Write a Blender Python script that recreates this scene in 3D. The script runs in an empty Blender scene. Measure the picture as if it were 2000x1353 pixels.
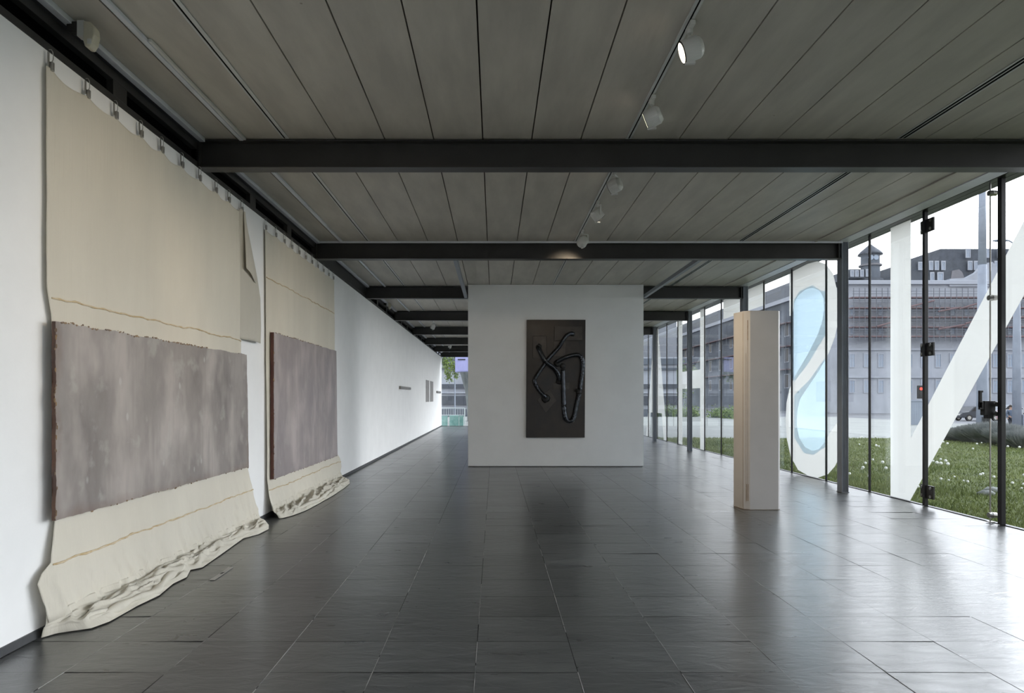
import bpy, bmesh, math, random
from mathutils import Vector, Matrix, noise
random.seed(7)
sc = bpy.context.scene
COL = sc.collection
PI = math.pi

# ------------------------------------------------------------------ camera
H = 1.56                      # eye height
F = 1333.3                    # focal length in pixels of a 2000 px wide frame (24 mm)
cam_d = bpy.data.cameras.new('camera'); cam = bpy.data.objects.new('camera', cam_d); COL.objects.link(cam)
cam.location = (0, 0, H); cam.rotation_euler = (PI/2, 0, 0)
cam_d.sensor_width = 36; cam_d.lens = 24; cam_d.shift_x = 34/2000; cam_d.shift_y = 101.5/2000
cam_d.clip_end = 1000; cam_d.clip_start = .05
sc.camera = cam

# ------------------------------------------------------------------ sky and exposure
w = bpy.data.worlds.new('sky'); sc.world = w; w.use_nodes = True
nt = w.node_tree; bg = nt.nodes['Background']
tc = nt.nodes.new('ShaderNodeTexCoord'); sep = nt.nodes.new('ShaderNodeSeparateXYZ')
nt.links.new(tc.outputs['Generated'], sep.inputs[0])
rp = nt.nodes.new('ShaderNodeValToRGB'); nt.links.new(sep.outputs['Z'], rp.inputs[0])
rp.color_ramp.elements[0].position = 0.0; rp.color_ramp.elements[0].color = (.985, .975, 1.0, 1)
rp.color_ramp.elements[1].position = .7; rp.color_ramp.elements[1].color = (.84, .89, 1.0, 1)
SKY, GLOW, GDIR, GPOW = 2.1, 12.0, Vector((.86, .46, .24)).normalized(), 8.0
nt.links.new(rp.outputs[0], bg.inputs[0])
dp = nt.nodes.new('ShaderNodeVectorMath'); dp.operation = 'DOT_PRODUCT'; dp.inputs[1].default_value = GDIR
nt.links.new(tc.outputs['Generated'], dp.inputs[0])
mxx = nt.nodes.new('ShaderNodeMath'); mxx.operation = 'MAXIMUM'; mxx.inputs[1].default_value = 0; nt.links.new(dp.outputs['Value'], mxx.inputs[0])
pwr = nt.nodes.new('ShaderNodeMath'); pwr.operation = 'POWER'; pwr.inputs[1].default_value = GPOW; nt.links.new(mxx.outputs[0], pwr.inputs[0])
mad = nt.nodes.new('ShaderNodeMath'); mad.operation = 'MULTIPLY_ADD'; mad.inputs[1].default_value = GLOW; mad.inputs[2].default_value = SKY
nt.links.new(pwr.outputs[0], mad.inputs[0]); nt.links.new(mad.outputs[0], bg.inputs[1])
vs = sc.view_settings
sc.view_settings.view_transform = 'Standard'; vs.look = 'None'; vs.gamma = 1; vs.use_curve_mapping = False
vs.exposure = 0.15

# ------------------------------------------------------------------ main sizes
XL, XG, ZC, ZB = -2.985, 6.29, 4.17, 3.88      # left wall, glass wall, ceiling, underside of the beams
Y0, Y1 = -5.016, 38.45
BAY = 4.48
BY = [6.93 + BAY*k for k in range(-2, 8)]       # beam centres
def fl(px, py, Y): return ((px-966)*Y/F, Y, H-(py-778)*Y/F)
def gl(px, py, X=XG):                           # point on the glass wall plane
    Y = X*F/(px-966); return (Y, H-(py-778)*Y/F)

# ------------------------------------------------------------------ helpers
def tag(o, label=None, cat=None, group=None, kind=None):
    if label: o['label'] = label
    if cat: o['category'] = cat
    if group: o['group'] = group
    if kind: o['kind'] = kind
    return o
def empty(name, loc=(0,0,0), label=None, cat=None, group=None, kind=None, rz=0):
    o = bpy.data.objects.new(name, None); COL.objects.link(o); o.location = loc; o.rotation_euler.z = rz
    o.empty_display_size = .1
    return tag(o, label, cat, group, kind)
def ordw(i): return ['first','second','third','fourth','fifth','sixth','seventh','eighth','ninth','tenth','eleventh','twelfth'][i]

class MB:
    def __init__(s): s.v = []; s.f = []
    def add(s, vs, fs):
        n = len(s.v); s.v += [tuple(p) for p in vs]; s.f += [tuple(i+n for i in f) for f in fs]; return s
    def box(s, x0, x1, y0, y1, z0, z1, M=None):
        vs = [Vector((x,y,z)) for x in (x0,x1) for y in (y0,y1) for z in (z0,z1)]
        if M: vs = [M @ v for v in vs]
        return s.add(vs, [(0,1,3,2),(4,6,7,5),(0,4,5,1),(2,3,7,6),(0,2,6,4),(1,5,7,3)])
    def ibeam(s, a, b, wdt, z0, z1, t=.014, tw=.01):
        # I section running from a to b (x or y axis aligned), centred
        (ax, ay), (bx, by) = a, b
        if abs(bx-ax) > abs(by-ay):
            s.box(ax,bx,ay-wdt/2,ay+wdt/2,z0,z0+t); s.box(ax,bx,ay-wdt/2,ay+wdt/2,z1-t,z1); s.box(ax,bx,ay-tw/2,ay+tw/2,z0+t,z1-t)
        else:
            s.box(ax-wdt/2,ax+wdt/2,ay,by,z0,z0+t); s.box(ax-wdt/2,ax+wdt/2,ay,by,z1-t,z1); s.box(ax-tw/2,ax+tw/2,ay,by,z0+t,z1-t)
        return s
    def prism(s, pts, h0, h1, axis='z'):
        # polygon pts in 2D extruded along axis
        n = len(pts)
        def P(p, h):
            if axis == 'z': return (p[0], p[1], h)
            if axis == 'x': return (h, p[0], p[1])
            return (p[0], h, p[1])
        from mathutils.geometry import tessellate_polygon
        tri = tessellate_polygon([[Vector((p[0], p[1], 0)) for p in pts]])
        vs = [P(p, h0) for p in pts] + [P(p, h1) for p in pts]
        fs = [tuple(t) for t in tri] + [tuple(i+n for i in reversed(t)) for t in tri]
        fs += [(i, (i+1)%n, (i+1)%n+n, i+n) for i in range(n)]
        return s.add(vs, fs)
    def tube(s, pts, r, seg=10, cap=True):
        pts = [Vector(p) for p in pts]; n = len(pts)
        rr = r if isinstance(r, (list, tuple)) else [r]*n
        up = None; base = len(s.v); rings = []
        for i, p in enumerate(pts):
            d = (pts[min(i+1,n-1)] - pts[max(i-1,0)]).normalized()
            if up is None:
                up = d.cross(Vector((0,0,1)) if abs(d.z) < .9 else Vector((1,0,0))).normalized()
            else:
                up = (up - d*up.dot(d)).normalized()
            q = d.cross(up)
            rings.append([p + (up*math.cos(2*PI*k/seg) + q*math.sin(2*PI*k/seg))*rr[i] for k in range(seg)])
        vs = [v for r_ in rings for v in r_]
        fs = [(i*seg+k, i*seg+(k+1)%seg, (i+1)*seg+(k+1)%seg, (i+1)*seg+k) for i in range(n-1) for k in range(seg)]
        if cap: fs += [tuple(reversed(range(seg))), tuple((n-1)*seg+k for k in range(seg))]
        return s.add(vs, fs)
    def cyl(s, a, b, r, r2=None, seg=20): return s.tube([a, b], [r, r if r2 is None else r2], seg)
    def ball(s, c, r, sx=1, sy=1, sz=1, seg=12, jit=0):
        c = Vector(c); vs = []; fs = []; n = seg//2
        for i in range(n+1):
            t = PI*i/n
            for k in range(seg):
                p = 2*PI*k/seg; v = Vector((math.sin(t)*math.cos(p)*sx, math.sin(t)*math.sin(p)*sy, math.cos(t)*sz))*r
                if jit: v *= 1 + jit*noise.noise((c+v)*(1.7/r))
                vs.append(c+v)
        for i in range(n):
            for k in range(seg): fs.append((i*seg+k, (i+1)*seg+k, (i+1)*seg+(k+1)%seg, i*seg+(k+1)%seg))
        return s.add(vs, fs)
    def grid(s, nu, nv, fn):
        vs = [fn(u/(nu-1), v/(nv-1)) for v in range(nv) for u in range(nu)]
        fs = [(v*nu+u, v*nu+u+1, (v+1)*nu+u+1, (v+1)*nu+u) for v in range(nv-1) for u in range(nu-1)]
        return s.add(vs, fs)
    def build(s, name, mat=None, parent=None, smooth=False, bevel=0, solid=0, fix=True, **k):
        me = bpy.data.meshes.new(name); me.from_pydata([tuple(v) for v in s.v], [], s.f); me.validate()
        if fix:
            bm = bmesh.new(); bm.from_mesh(me); bmesh.ops.recalc_face_normals(bm, faces=bm.faces)
            bm.to_mesh(me); bm.free()
        o = bpy.data.objects.new(name, me); COL.objects.link(o)
        if mat: me.materials.append(mat)
        if smooth:
            for p in me.polygons: p.use_smooth = True
        if bevel:
            b = o.modifiers.new('bevel', 'BEVEL'); b.width = bevel; b.segments = 2; b.limit_method = 'ANGLE'
        if solid:
            b = o.modifiers.new('solid', 'SOLIDIFY'); b.thickness = solid; b.offset = 0
        if parent:
            o.parent = parent
            o.matrix_parent_inverse = Matrix.Translation(-Vector(parent.location)) if parent.rotation_euler.z == 0 else Matrix()
        return tag(o, **k)

def spline(pts, n=6):
    P = [Vector(p) for p in pts]; P = [P[0]*2-P[1]] + P + [P[-1]*2-P[-2]]; out = []
    for i in range(1, len(P)-2):
        for k in range(n):
            t = k/n; a, b, c, d = P[i-1], P[i], P[i+1], P[i+2]
            out.append(.5*((2*b)+(c-a)*t+(2*a-5*b+4*c-d)*t*t+(3*b-a-3*c+d)*t**3))
    out.append(P[-2]); return out
def lerp_tab(tab, x):
    if x <= tab[0][0]: return tab[0][1]
    for (a, b), (c, d) in zip(tab, tab[1:]):
        if x <= c: return b + (d-b)*(x-a)/(c-a)
    return tab[-1][1]

# ------------------------------------------------------------------ materials
def mat(name, color=(.5,.5,.5), rough=.6, metal=0, spec=.5, noise_amt=0, noise_scale=3, stretch=(1,1,1), color2=None,
        bump=0, bump_scale=30, bump_stretch=None, emit=None, emit_s=0, detail=6, rough_var=0):
    m = bpy.data.materials.new(name); m.use_nodes = True; n = m.node_tree; p = n.nodes['Principled BSDF']
    p.inputs['Base Color'].default_value = (*color, 1); p.inputs['Roughness'].default_value = rough
    p.inputs['Metallic'].default_value = metal; p.inputs['Specular IOR Level'].default_value = spec
    N = n.nodes.new; L = n.links.new
    tc = N('ShaderNodeTexCoord')
    def mapped(st):
        mp = N('ShaderNodeMapping'); mp.inputs['Scale'].default_value = st; L(tc.outputs['Object'], mp.inputs[0]); return mp
    if noise_amt or color2:
        mp = mapped(stretch); nz = N('ShaderNodeTexNoise'); nz.inputs['Scale'].default_value = noise_scale
        nz.inputs['Detail'].default_value = detail; nz.inputs['Roughness'].default_value = .6; L(mp.outputs[0], nz.inputs[0])
        r = N('ShaderNodeValToRGB'); L(nz.outputs['Fac'], r.inputs[0])
        c2 = color2 or tuple(max(0, c*(1-noise_amt)) for c in color)
        c1 = color if color2 else tuple(c*(1+noise_amt) for c in color)
        r.color_ramp.elements[0].position = .35; r.color_ramp.elements[0].color = (*c2, 1)
        r.color_ramp.elements[1].position = .65; r.color_ramp.elements[1].color = (*c1, 1)
        L(r.outputs[0], p.inputs['Base Color'])
        if rough_var:
            mr = N('ShaderNodeMapRange'); mr.inputs['To Min'].default_value = rough-rough_var; mr.inputs['To Max'].default_value = rough+rough_var
            L(nz.outputs['Fac'], mr.inputs[0]); L(mr.outputs[0], p.inputs['Roughness'])
    if bump:
        mp = mapped(bump_stretch or (1,1,1)); nz = N('ShaderNodeTexNoise'); nz.inputs['Scale'].default_value = bump_scale
        nz.inputs['Detail'].default_value = 5; L(mp.outputs[0], nz.inputs[0])
        b = N('ShaderNodeBump'); b.inputs['Strength'].default_value = bump; b.inputs['Distance'].default_value = .01
        L(nz.outputs['Fac'], b.inputs['Height']); L(b.outputs[0], p.inputs['Normal'])
    if emit: p.inputs['Emission Color'].default_value = (*emit, 1); p.inputs['Emission Strength'].default_value = emit_s
    return m

def glass_mat(name, tint, base=.04):
    m = bpy.data.materials.new(name); m.use_nodes = True; n = m.node_tree; n.nodes.clear(); N = n.nodes.new; L = n.links.new
    out = N('ShaderNodeOutputMaterial'); mix = N('ShaderNodeMixShader'); tr = N('ShaderNodeBsdfTransparent'); g = N('ShaderNodeBsdfGlossy')
    tr.inputs[0].default_value = (*tint, 1); g.inputs['Roughness'].default_value = .0; g.inputs[0].default_value = (.95,.97,.96,1)
    lw = N('ShaderNodeLayerWeight'); lw.inputs[0].default_value = .5
    pw = N('ShaderNodeMath'); pw.operation = 'POWER'; pw.inputs[1].default_value = 5; L(lw.outputs['Facing'], pw.inputs[0])
    mr = N('ShaderNodeMapRange'); mr.inputs['To Min'].default_value = base; mr.inputs['To Max'].default_value = 1; L(pw.outputs[0], mr.inputs[0])
    L(mr.outputs[0], mix.inputs[0]); L(tr.outputs[0], mix.inputs[1]); L(g.outputs[0], mix.inputs[2]); L(mix.outputs[0], out.inputs[0])
    return m
def film_mat(name, col, transp=0, trans=.7):
    m = bpy.data.materials.new(name); m.use_nodes = True; n = m.node_tree; n.nodes.clear(); N = n.nodes.new; L = n.links.new
    out = N('ShaderNodeOutputMaterial'); a = N('ShaderNodeMixShader'); d = N('ShaderNodeBsdfDiffuse'); t = N('ShaderNodeBsdfTranslucent')
    tc = N('ShaderNodeTexCoord'); nz = N('ShaderNodeTexNoise'); nz.inputs['Scale'].default_value = 1.5; L(tc.outputs['Object'], nz.inputs[0])
    r = N('ShaderNodeValToRGB'); L(nz.outputs['Fac'], r.inputs[0]); r.color_ramp.elements[0].color = (*[c*.96 for c in col], 1); r.color_ramp.elements[1].color = (*col, 1)
    L(r.outputs[0], d.inputs[0]); L(r.outputs[0], t.inputs[0])
    a.inputs[0].default_value = trans; L(d.outputs[0], a.inputs[1]); L(t.outputs[0], a.inputs[2])
    last = a
    if transp:
        b = N('ShaderNodeMixShader'); x = N('ShaderNodeBsdfTransparent'); x.inputs[0].default_value = (*col, 1)
        b.inputs[0].default_value = transp; L(a.outputs[0], b.inputs[1]); L(x.outputs[0], b.inputs[2]); last = b
    L(last.outputs[0], out.inputs[0]); return m

M = {}
M['wall'] = mat('white_plaster', (.86,.86,.855), .85, spec=.2, bump=.05, bump_scale=60, noise_amt=.02, noise_scale=2)
M['steel'] = mat('dark_painted_steel', (.034,.033,.033), .42, spec=.4, noise_amt=.12, noise_scale=3, bump=.04, bump_scale=50)
M['column'] = mat('grey_painted_steel', (.20,.22,.255), .4, spec=.5, noise_amt=.08, noise_scale=4)
M['void_shade'] = mat('void_shade_black', (.004,.004,.004), .9, spec=.1)  # near-black colour stands in for shade inside slots and gaps
M['rail'] = mat('white_rail', (.66,.68,.73), .45, noise_amt=.05, noise_scale=4)
M['track'] = mat('track_grey', (.56,.57,.56), .4, noise_amt=.05, noise_scale=5)
M['mullion'] = mat('mullion_dark', (.022,.021,.024), .35, spec=.4, noise_amt=.08, noise_scale=4)
M['skirt'] = mat('skirting_dark', (.05,.052,.055), .5, noise_amt=.2, noise_scale=6)
M['glass'] = glass_mat('window_glass', (.955,.972,.968), .03)
M['white'] = mat('white_enamel', (.62,.62,.60), .4, noise_amt=.03, noise_scale=5)
M['cream'] = mat('cream_plastic', (.55,.52,.42), .5, noise_amt=.04, noise_scale=9)
M['metal'] = mat('brushed_metal', (.42,.41,.39), .3, metal=.9, noise_amt=.1, noise_scale=12)
M['black'] = mat('black_plastic', (.015,.013,.013), .45, noise_amt=.1, noise_scale=12)
M['lens'] = mat('lamp_lens', (1,.9,.75), .3, emit=(1,.86,.66), emit_s=3.0)
M['film'] = film_mat('white_window_film', (.80,.80,.79), 0, .72)
M['blue_film'] = film_mat('blue_window_film', (.78,.88,.94), .62, .75)

# ceiling boards: grey concrete-look timber panels
def ceiling_mat():
    m = mat('ceiling_board', (.54,.51,.45), .5, spec=.35, color2=(.44,.415,.37), noise_scale=2.2, stretch=(2.2,.45,1), bump=.12, bump_scale=9, bump_stretch=(4,.7,1))
    n = m.node_tree; N = n.nodes.new; L = n.links.new; p = n.nodes['Principled BSDF']
    # small dark knots and scratches
    tc = N('ShaderNodeTexCoord'); v = N('ShaderNodeTexVoronoi'); v.inputs['Scale'].default_value = 2.3; L(tc.outputs['Object'], v.inputs[0])
    r = N('ShaderNodeValToRGB'); r.color_ramp.elements[0].position = .012; r.color_ramp.elements[1].position = .03
    r.color_ramp.elements[0].color = (.35,.28,.22,1); r.color_ramp.elements[1].color = (1,1,1,1); L(v.outputs['Distance'], r.inputs[0])
    mx = N('ShaderNodeMix'); mx.data_type = 'RGBA'; mx.blend_type = 'MULTIPLY'; mx.inputs[0].default_value = .8
    src = p.inputs['Base Color'].links[0].from_socket
    L(src, mx.inputs[6]); L(r.outputs[0], mx.inputs[7]); L(mx.outputs[2], p.inputs['Base Color']); return m
M['ceiling'] = ceiling_mat()
M['gap'] = mat('board_gap', (.05,.032,.02), .9, noise_amt=.4, noise_scale=.7)

# slate floor: tile-to-tile variation with cleft streaks
TW, TD, TX0, TY0 = .587, .498, -.111, 3.896
def slate():
    m = bpy.data.materials.new('slate_floor'); m.use_nodes = True; n = m.node_tree; p = n.nodes['Principled BSDF']; N = n.nodes.new; L = n.links.new
    at = N('ShaderNodeAttribute'); at.attribute_name = 'tile'; at.attribute_type = 'GEOMETRY'
    tc = N('ShaderNodeTexCoord')
    mp = N('ShaderNodeMapping'); mp.inputs['Scale'].default_value = (.7, 2.4, 1); mp.inputs['Rotation'].default_value = (0,0,.12)
    add = N('ShaderNodeVectorMath'); add.operation = 'MULTIPLY_ADD'; add.inputs[1].default_value = (9, 7, 3)
    L(at.outputs['Color'], add.inputs[0]); L(tc.outputs['Object'], add.inputs[2]); L(add.outputs[0], mp.inputs[0])
    nz = N('ShaderNodeTexNoise'); nz.inputs['Scale'].default_value = 3; nz.inputs['Detail'].default_value = 8; nz.inputs['Roughness'].default_value = .62; nz.inputs['Distortion'].default_value = .7
    L(mp.outputs[0], nz.inputs[0])
    r = N('ShaderNodeValToRGB'); L(nz.outputs['Fac'], r.inputs[0])
    r.color_ramp.elements[0].position = .25; r.color_ramp.elements[0].color = (.036,.038,.040,1)
    r.color_ramp.elements[1].position = .8; r.color_ramp.elements[1].color = (.098,.101,.098,1)
    mr = N('ShaderNodeMapRange'); mr.inputs['To Min'].default_value = .6; mr.inputs['To Max'].default_value = 1.4; L(at.outputs['Fac'], mr.inputs[0])
    mx = N('ShaderNodeVectorMath'); mx.operation = 'SCALE'; L(r.outputs[0], mx.inputs[0]); L(mr.outputs[0], mx.inputs['Scale'])
    L(mx.outputs[0], p.inputs['Base Color'])
    rr = N('ShaderNodeMapRange'); rr.inputs['To Min'].default_value = .2; rr.inputs['To Max'].default_value = .42; L(nz.outputs['Fac'], rr.inputs[0]); L(rr.outputs[0], p.inputs['Roughness'])
    p.inputs['Specular IOR Level'].default_value = .85; p.inputs['Coat Weight'].default_value = .35; p.inputs['Coat Roughness'].default_value = .22
    mp2 = N('ShaderNodeMapping'); mp2.inputs['Scale'].default_value = (.9, 2.3, 1); mp2.inputs['Rotation'].default_value = (0,0,.15)
    L(add.outputs[0], mp2.inputs[0])
    n2 = N('ShaderNodeTexNoise'); n2.inputs['Scale'].default_value = 5; n2.inputs['Detail'].default_value = 7; n2.inputs['Roughness'].default_value = .6; n2.inputs['Distortion'].default_value = .8; L(mp2.outputs[0], n2.inputs[0])
    b = N('ShaderNodeBump'); b.inputs['Strength'].default_value = .4; b.inputs['Distance'].default_value = .014
    L(n2.outputs['Fac'], b.inputs['Height']); L(b.outputs[0], p.inputs['Normal'])
    return m
M['slate'] = slate()
M['grout'] = mat('grout', (.07,.07,.07), .9, color2=(.02,.02,.02), noise_scale=.5)

M['grout_pale'] = mat('pale_grout', (.42,.41,.39), .9, color2=(.16,.16,.16), noise_scale=5)
def cloth_mat(name, col, thread=True):
    m = mat(name, col, .85, spec=.15, noise_amt=.05, noise_scale=1.3, stretch=(1,1,.35), bump=.55, bump_scale=5, bump_stretch=(1,12,.22))
    n = m.node_tree; N = n.nodes.new; L = n.links.new; p = n.nodes['Principled BSDF']
    out = [x for x in n.nodes if x.type == 'OUTPUT_MATERIAL'][0]
    t = N('ShaderNodeBsdfTranslucent'); t.inputs[0].default_value = (*[c*.8 for c in col], 1)
    a = N('ShaderNodeMixShader'); a.inputs[0].default_value = .22; L(p.outputs[0], a.inputs[1]); L(t.outputs[0], a.inputs[2])
    x = N('ShaderNodeBsdfTransparent'); b = N('ShaderNodeMixShader'); b.inputs[0].default_value = .06
    L(a.outputs[0], b.inputs[1]); L(x.outputs[0], b.inputs[2]); L(b.outputs[0], out.inputs[0]); return m
M['cloth'] = cloth_mat('unbleached_cotton', (.84,.795,.69))
M['sheer'] = cloth_mat('sheer_cotton', (.70,.665,.58))
M['seam'] = mat('latex_seam', (.55,.40,.20), .5, color2=(.66,.56,.40), noise_scale=14)

def latex(name, base, dark, edge, box_yz, speck=1.0):
    # stained latex skin; brown edge stain follows the panel's own outline
    m = mat(name, base, .42, spec=.35, color2=dark, noise_scale=1.1, stretch=(1,1.6,.9), bump=.25, bump_scale=7, rough_var=.1, detail=9)
    n = m.node_tree; N = n.nodes.new; L = n.links.new; p = n.nodes['Principled BSDF']
    src = p.inputs['Base Color'].links[0].from_socket
    tc = N('ShaderNodeTexCoord')
    def mixin(fac, col, src, bt='MIX'):
        mx = N('ShaderNodeMix'); mx.data_type = 'RGBA'; mx.blend_type = bt
        L(fac, mx.inputs[0]); L(src, mx.inputs[6]); mx.inputs[7].default_value = (*col, 1); return mx.outputs[2]
    def mask(scale, st, lo, hi, amt, det=4):
        mp = N('ShaderNodeMapping'); mp.inputs['Scale'].default_value = st; mp.inputs['Location'].default_value = (scale*3.1,scale,0); L(tc.outputs['Object'], mp.inputs[0])
        q = N('ShaderNodeTexNoise'); q.inputs['Scale'].default_value = scale; q.inputs['Detail'].default_value = det; L(mp.outputs[0], q.inputs[0])
        r = N('ShaderNodeMapRange'); r.inputs['From Min'].default_value = lo; r.inputs['From Max'].default_value = hi; r.inputs['To Max'].default_value = amt; L(q.outputs['Fac'], r.inputs[0]); return r.outputs[0]
    src = mixin(mask(1.7, (1,1.4,.7), .47, .66, .75), tuple(min(1,c*1.4) for c in base), src)
    src = mixin(mask(2.2, (1,6,.5), .5, .7, .5), tuple(c*.75 for c in base), src)
    src = mixin(mask(4.5, (1,1,1), .58, .68, .35*speck, 8), (.5,.48,.44), src)
    v = N('ShaderNodeTexVoronoi'); v.inputs['Scale'].default_value = 3.2; v.inputs['Randomness'].default_value = 1
    mpv = N('ShaderNodeMapping'); mpv.inputs['Scale'].default_value = (1,1.3,.8); L(tc.outputs['Object'], mpv.inputs[0]); L(mpv.outputs[0], v.inputs[0])
    r = N('ShaderNodeMapRange'); r.inputs['From Min'].default_value = .10; r.inputs['From Max'].default_value = .05; r.inputs['To Max'].default_value = .55*speck; L(v.outputs['Distance'], r.inputs[0])
    src = mixin(r.outputs[0], (.52,.51,.49), src)
    # stain near the outline
    y0,y1,z0,z1 = box_yz; sp = N('ShaderNodeSeparateXYZ'); L(tc.outputs['Object'], sp.inputs[0])
    def dist(sock, a, b):
        s1 = N('ShaderNodeMath'); s1.operation = 'SUBTRACT'; L(sock, s1.inputs[0]); s1.inputs[1].default_value = a
        s2 = N('ShaderNodeMath'); s2.operation = 'SUBTRACT'; s2.inputs[0].default_value = b; L(sock, s2.inputs[1])
        mn = N('ShaderNodeMath'); mn.operation = 'MINIMUM'; L(s1.outputs[0], mn.inputs[0]); L(s2.outputs[0], mn.inputs[1]); return mn.outputs[0]
    mn = N('ShaderNodeMath'); mn.operation = 'MINIMUM'; L(dist(sp.outputs['Y'], y0, y1), mn.inputs[0]); L(dist(sp.outputs['Z'], z0, z1+.12), mn.inputs[1])
    nz = N('ShaderNodeTexNoise'); nz.inputs['Scale'].default_value = 2.4; nz.inputs['Detail'].default_value = 6; L(tc.outputs['Object'], nz.inputs[0])
    ma = N('ShaderNodeMath'); ma.operation = 'MULTIPLY_ADD'; L(nz.outputs['Fac'], ma.inputs[0]); ma.inputs[1].default_value = -.26; L(mn.outputs[0], ma.inputs[2])
    r = N('ShaderNodeMapRange'); r.inputs['From Min'].default_value = -.06; r.inputs['From Max'].default_value = -.20; r.inputs['To Max'].default_value = .5; L(ma.outputs[0], r.inputs[0])
    src = mixin(r.outputs[0], edge, src)
    L(src, p.inputs['Base Color']); return m

M['paving'] = mat('pale_paving', (.20,.21,.20), .85, noise_amt=.12, noise_scale=.4)
# ------------------------------------------------------------------ room shell
def build_floor():
    # individual slabs, each a hair out of level, over a grout bed
    mb = MB(); cols = []
    i0 = math.floor((XL-.15-TX0)/TW); i1 = math.ceil((XG-.02-TX0)/TW)
    j0 = math.floor((Y0-TY0)/TD); j1 = math.ceil((Y1-TY0)/TD)
    g = .0022
    for j in range(j0, j1):
        for i in range(i0, i1):
            x0 = TX0+i*TW+g; x1 = TX0+(i+1)*TW-g; y0 = TY0+j*TD+g*.7; y1 = TY0+(j+1)*TD-g*.7
            x0 = max(x0, XL-.12); x1 = min(x1, XG-.01); y1 = min(y1, Y1-.01)
            if x1 <= x0 or y1 <= y0: continue
            a, b = random.gauss(0, .0007), random.gauss(0, .0007)
            mb.add([(x0,y0,-.003-a-b),(x1,y0,-.003+a-b),(x1,y1,-.003+a+b),(x0,y1,-.003-a+b)], [(0,1,2,3)])
            c = random.random(); cols += [(c, random.random(), random.random(), 1)]*4
    o = mb.build('floor', M['slate'], kind='structure', fix=False)
    at = o.data.color_attributes.new('tile', 'FLOAT_COLOR', 'POINT')
    for k, c in enumerate(cols): at.data[k].color = c
    MB().box(XL-.12, XG+.03, Y0, Y1+.03, -.12, -.0065).build('trim_1', M['grout'], kind='structure')
    mb = MB(); rnd = random.Random(3)          # pale filled joints in the middle aisle
    for i in range(-5, 5):
        x = TX0+i*TW; y = Y0
        while y < 9.5:
            l = rnd.uniform(.1, .7)
            if rnd.random() < .9-.12*max(0, y-5): mb.box(x-.0017, x+.0017, y, y+l, -.006, -.0022+rnd.uniform(0,.0008))
            y += l+rnd.uniform(0, .05)
    mb.build('pale_joint_filling', M['grout_pale'], o)
build_floor()

def build_ceiling():
    mb = MB(); p = .494; x = -.119
    k0 = math.ceil((XL-.2-x)/p)-1; k1 = int((5.69-x)/p)+1
    for k in range(k0, k1+1):
        a = max(x+k*p+.006, XL+.022); b = min(x+(k+1)*p-.006, 5.69)
        if b <= a: continue
        zz = ZC
        # boards stay uncut; track slots are black strips painted as their shade
        mb.box(a, b, Y0, Y1, zz, zz+.04)
    c = mb.build('ceiling', M['ceiling'], kind='structure', fix=True)
    MB().box(XL+.022, 5.69, Y0, Y1, ZC+.045, ZC+.12).build('roof_lining', M['gap'], c)
    MB().box(XL-.6, XG+.5, Y0-.2, Y1+.6, ZC+.25, ZC+.4).build('roof_deck', M['steel'], c)
build_ceiling()

# left wall with dark skirting
MB().box(XL-.2, XL, Y0, Y1, 0, ZB).build('wall_left', M['wall'], kind='structure')
MB().box(XL-.0, XL+.012, Y0, Y1, 0, .055).build('baseboard_left', M['skirt'], kind='structure')
rw = empty('window_40', (0, Y0, 0), kind='structure')  # unseen glazing behind the camera, added to bring in more daylight
MB().box(XL-.2, 1.65, Y0-.2, Y0, 0, ZC+.2).build('wall_rear', M['wall'], kind='structure')  # unseen; covers part of the rear to cut the added daylight
for q in range(3, 6):
    a = XL + (XG-XL)*q/6; b = XL + (XG-XL)*(q+1)/6
    MB().box(a+.002, b-.002, Y0-.006, Y0+.006, .01, ZC).build('pane', M['glass'], rw)
    if q: MB().box(a-.02, a+.02, Y0+.007, Y0+.05, 0, ZC).build('mullion', M['mullion'], rw)
MB().box(-60, XG+.06, -60, Y0-.05, -.6, -.03).build('rear_forecourt', M['paving'], label='paved forecourt behind the camera', cat='plaza', kind='structure')
MB().box(XL-.6, XL-.45, Y0, Y1, ZB-.3, ZC+.25).build('trim_2', M['void_shade'], kind='structure')  # black backing sheet, painted as the shade behind the girder openings
# free-standing partition wall
PX0, PX1, PY = -.608, 3.41, 15.635
w_ = MB().box(PX0, PX1, PY, PY+.36, .012, ZC-.004).build('wall_partition', M['wall'], kind='structure')
MB().box(PX0+.015, PX1-.015, PY+.02, PY+.34, 0, .012).build('shadow_gap', M['skirt'], w_)

# pierced steel girder over the left wall, one per bay
g_root = empty('trim_3', (XL, 0, ZB), kind='structure')
for k in range(-2, 8):
    y0 = BY[0]+BAY*(k+2); y1 = y0+BAY
    if y0 > Y1-1: break
    y0b = y0; y1b = min(y1, Y1)
    mb = MB(); xa, xb = XL-.05, XL+.004
    mb.box(xa, xb, y0b, y1b, ZB+.001, ZB+.055)                     # bottom chord
    if 11 < y0 < 12: mb.box(xa, xb, y0b, y1b, ZB+.055, ZC-.05)    # solid bay
    else:
        mb.box(xa, xb, y0b, y1b, 4.055, 4.125)                  # top chord
        for q in range(4):
            yc = y0+q*BAY/3
            mb.box(xa, xb, yc-.1, min(yc+.1, y1b), ZB+.055, 4.055)
    mb.build('girder_web', M['steel'], g_root, bevel=.002)

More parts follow.
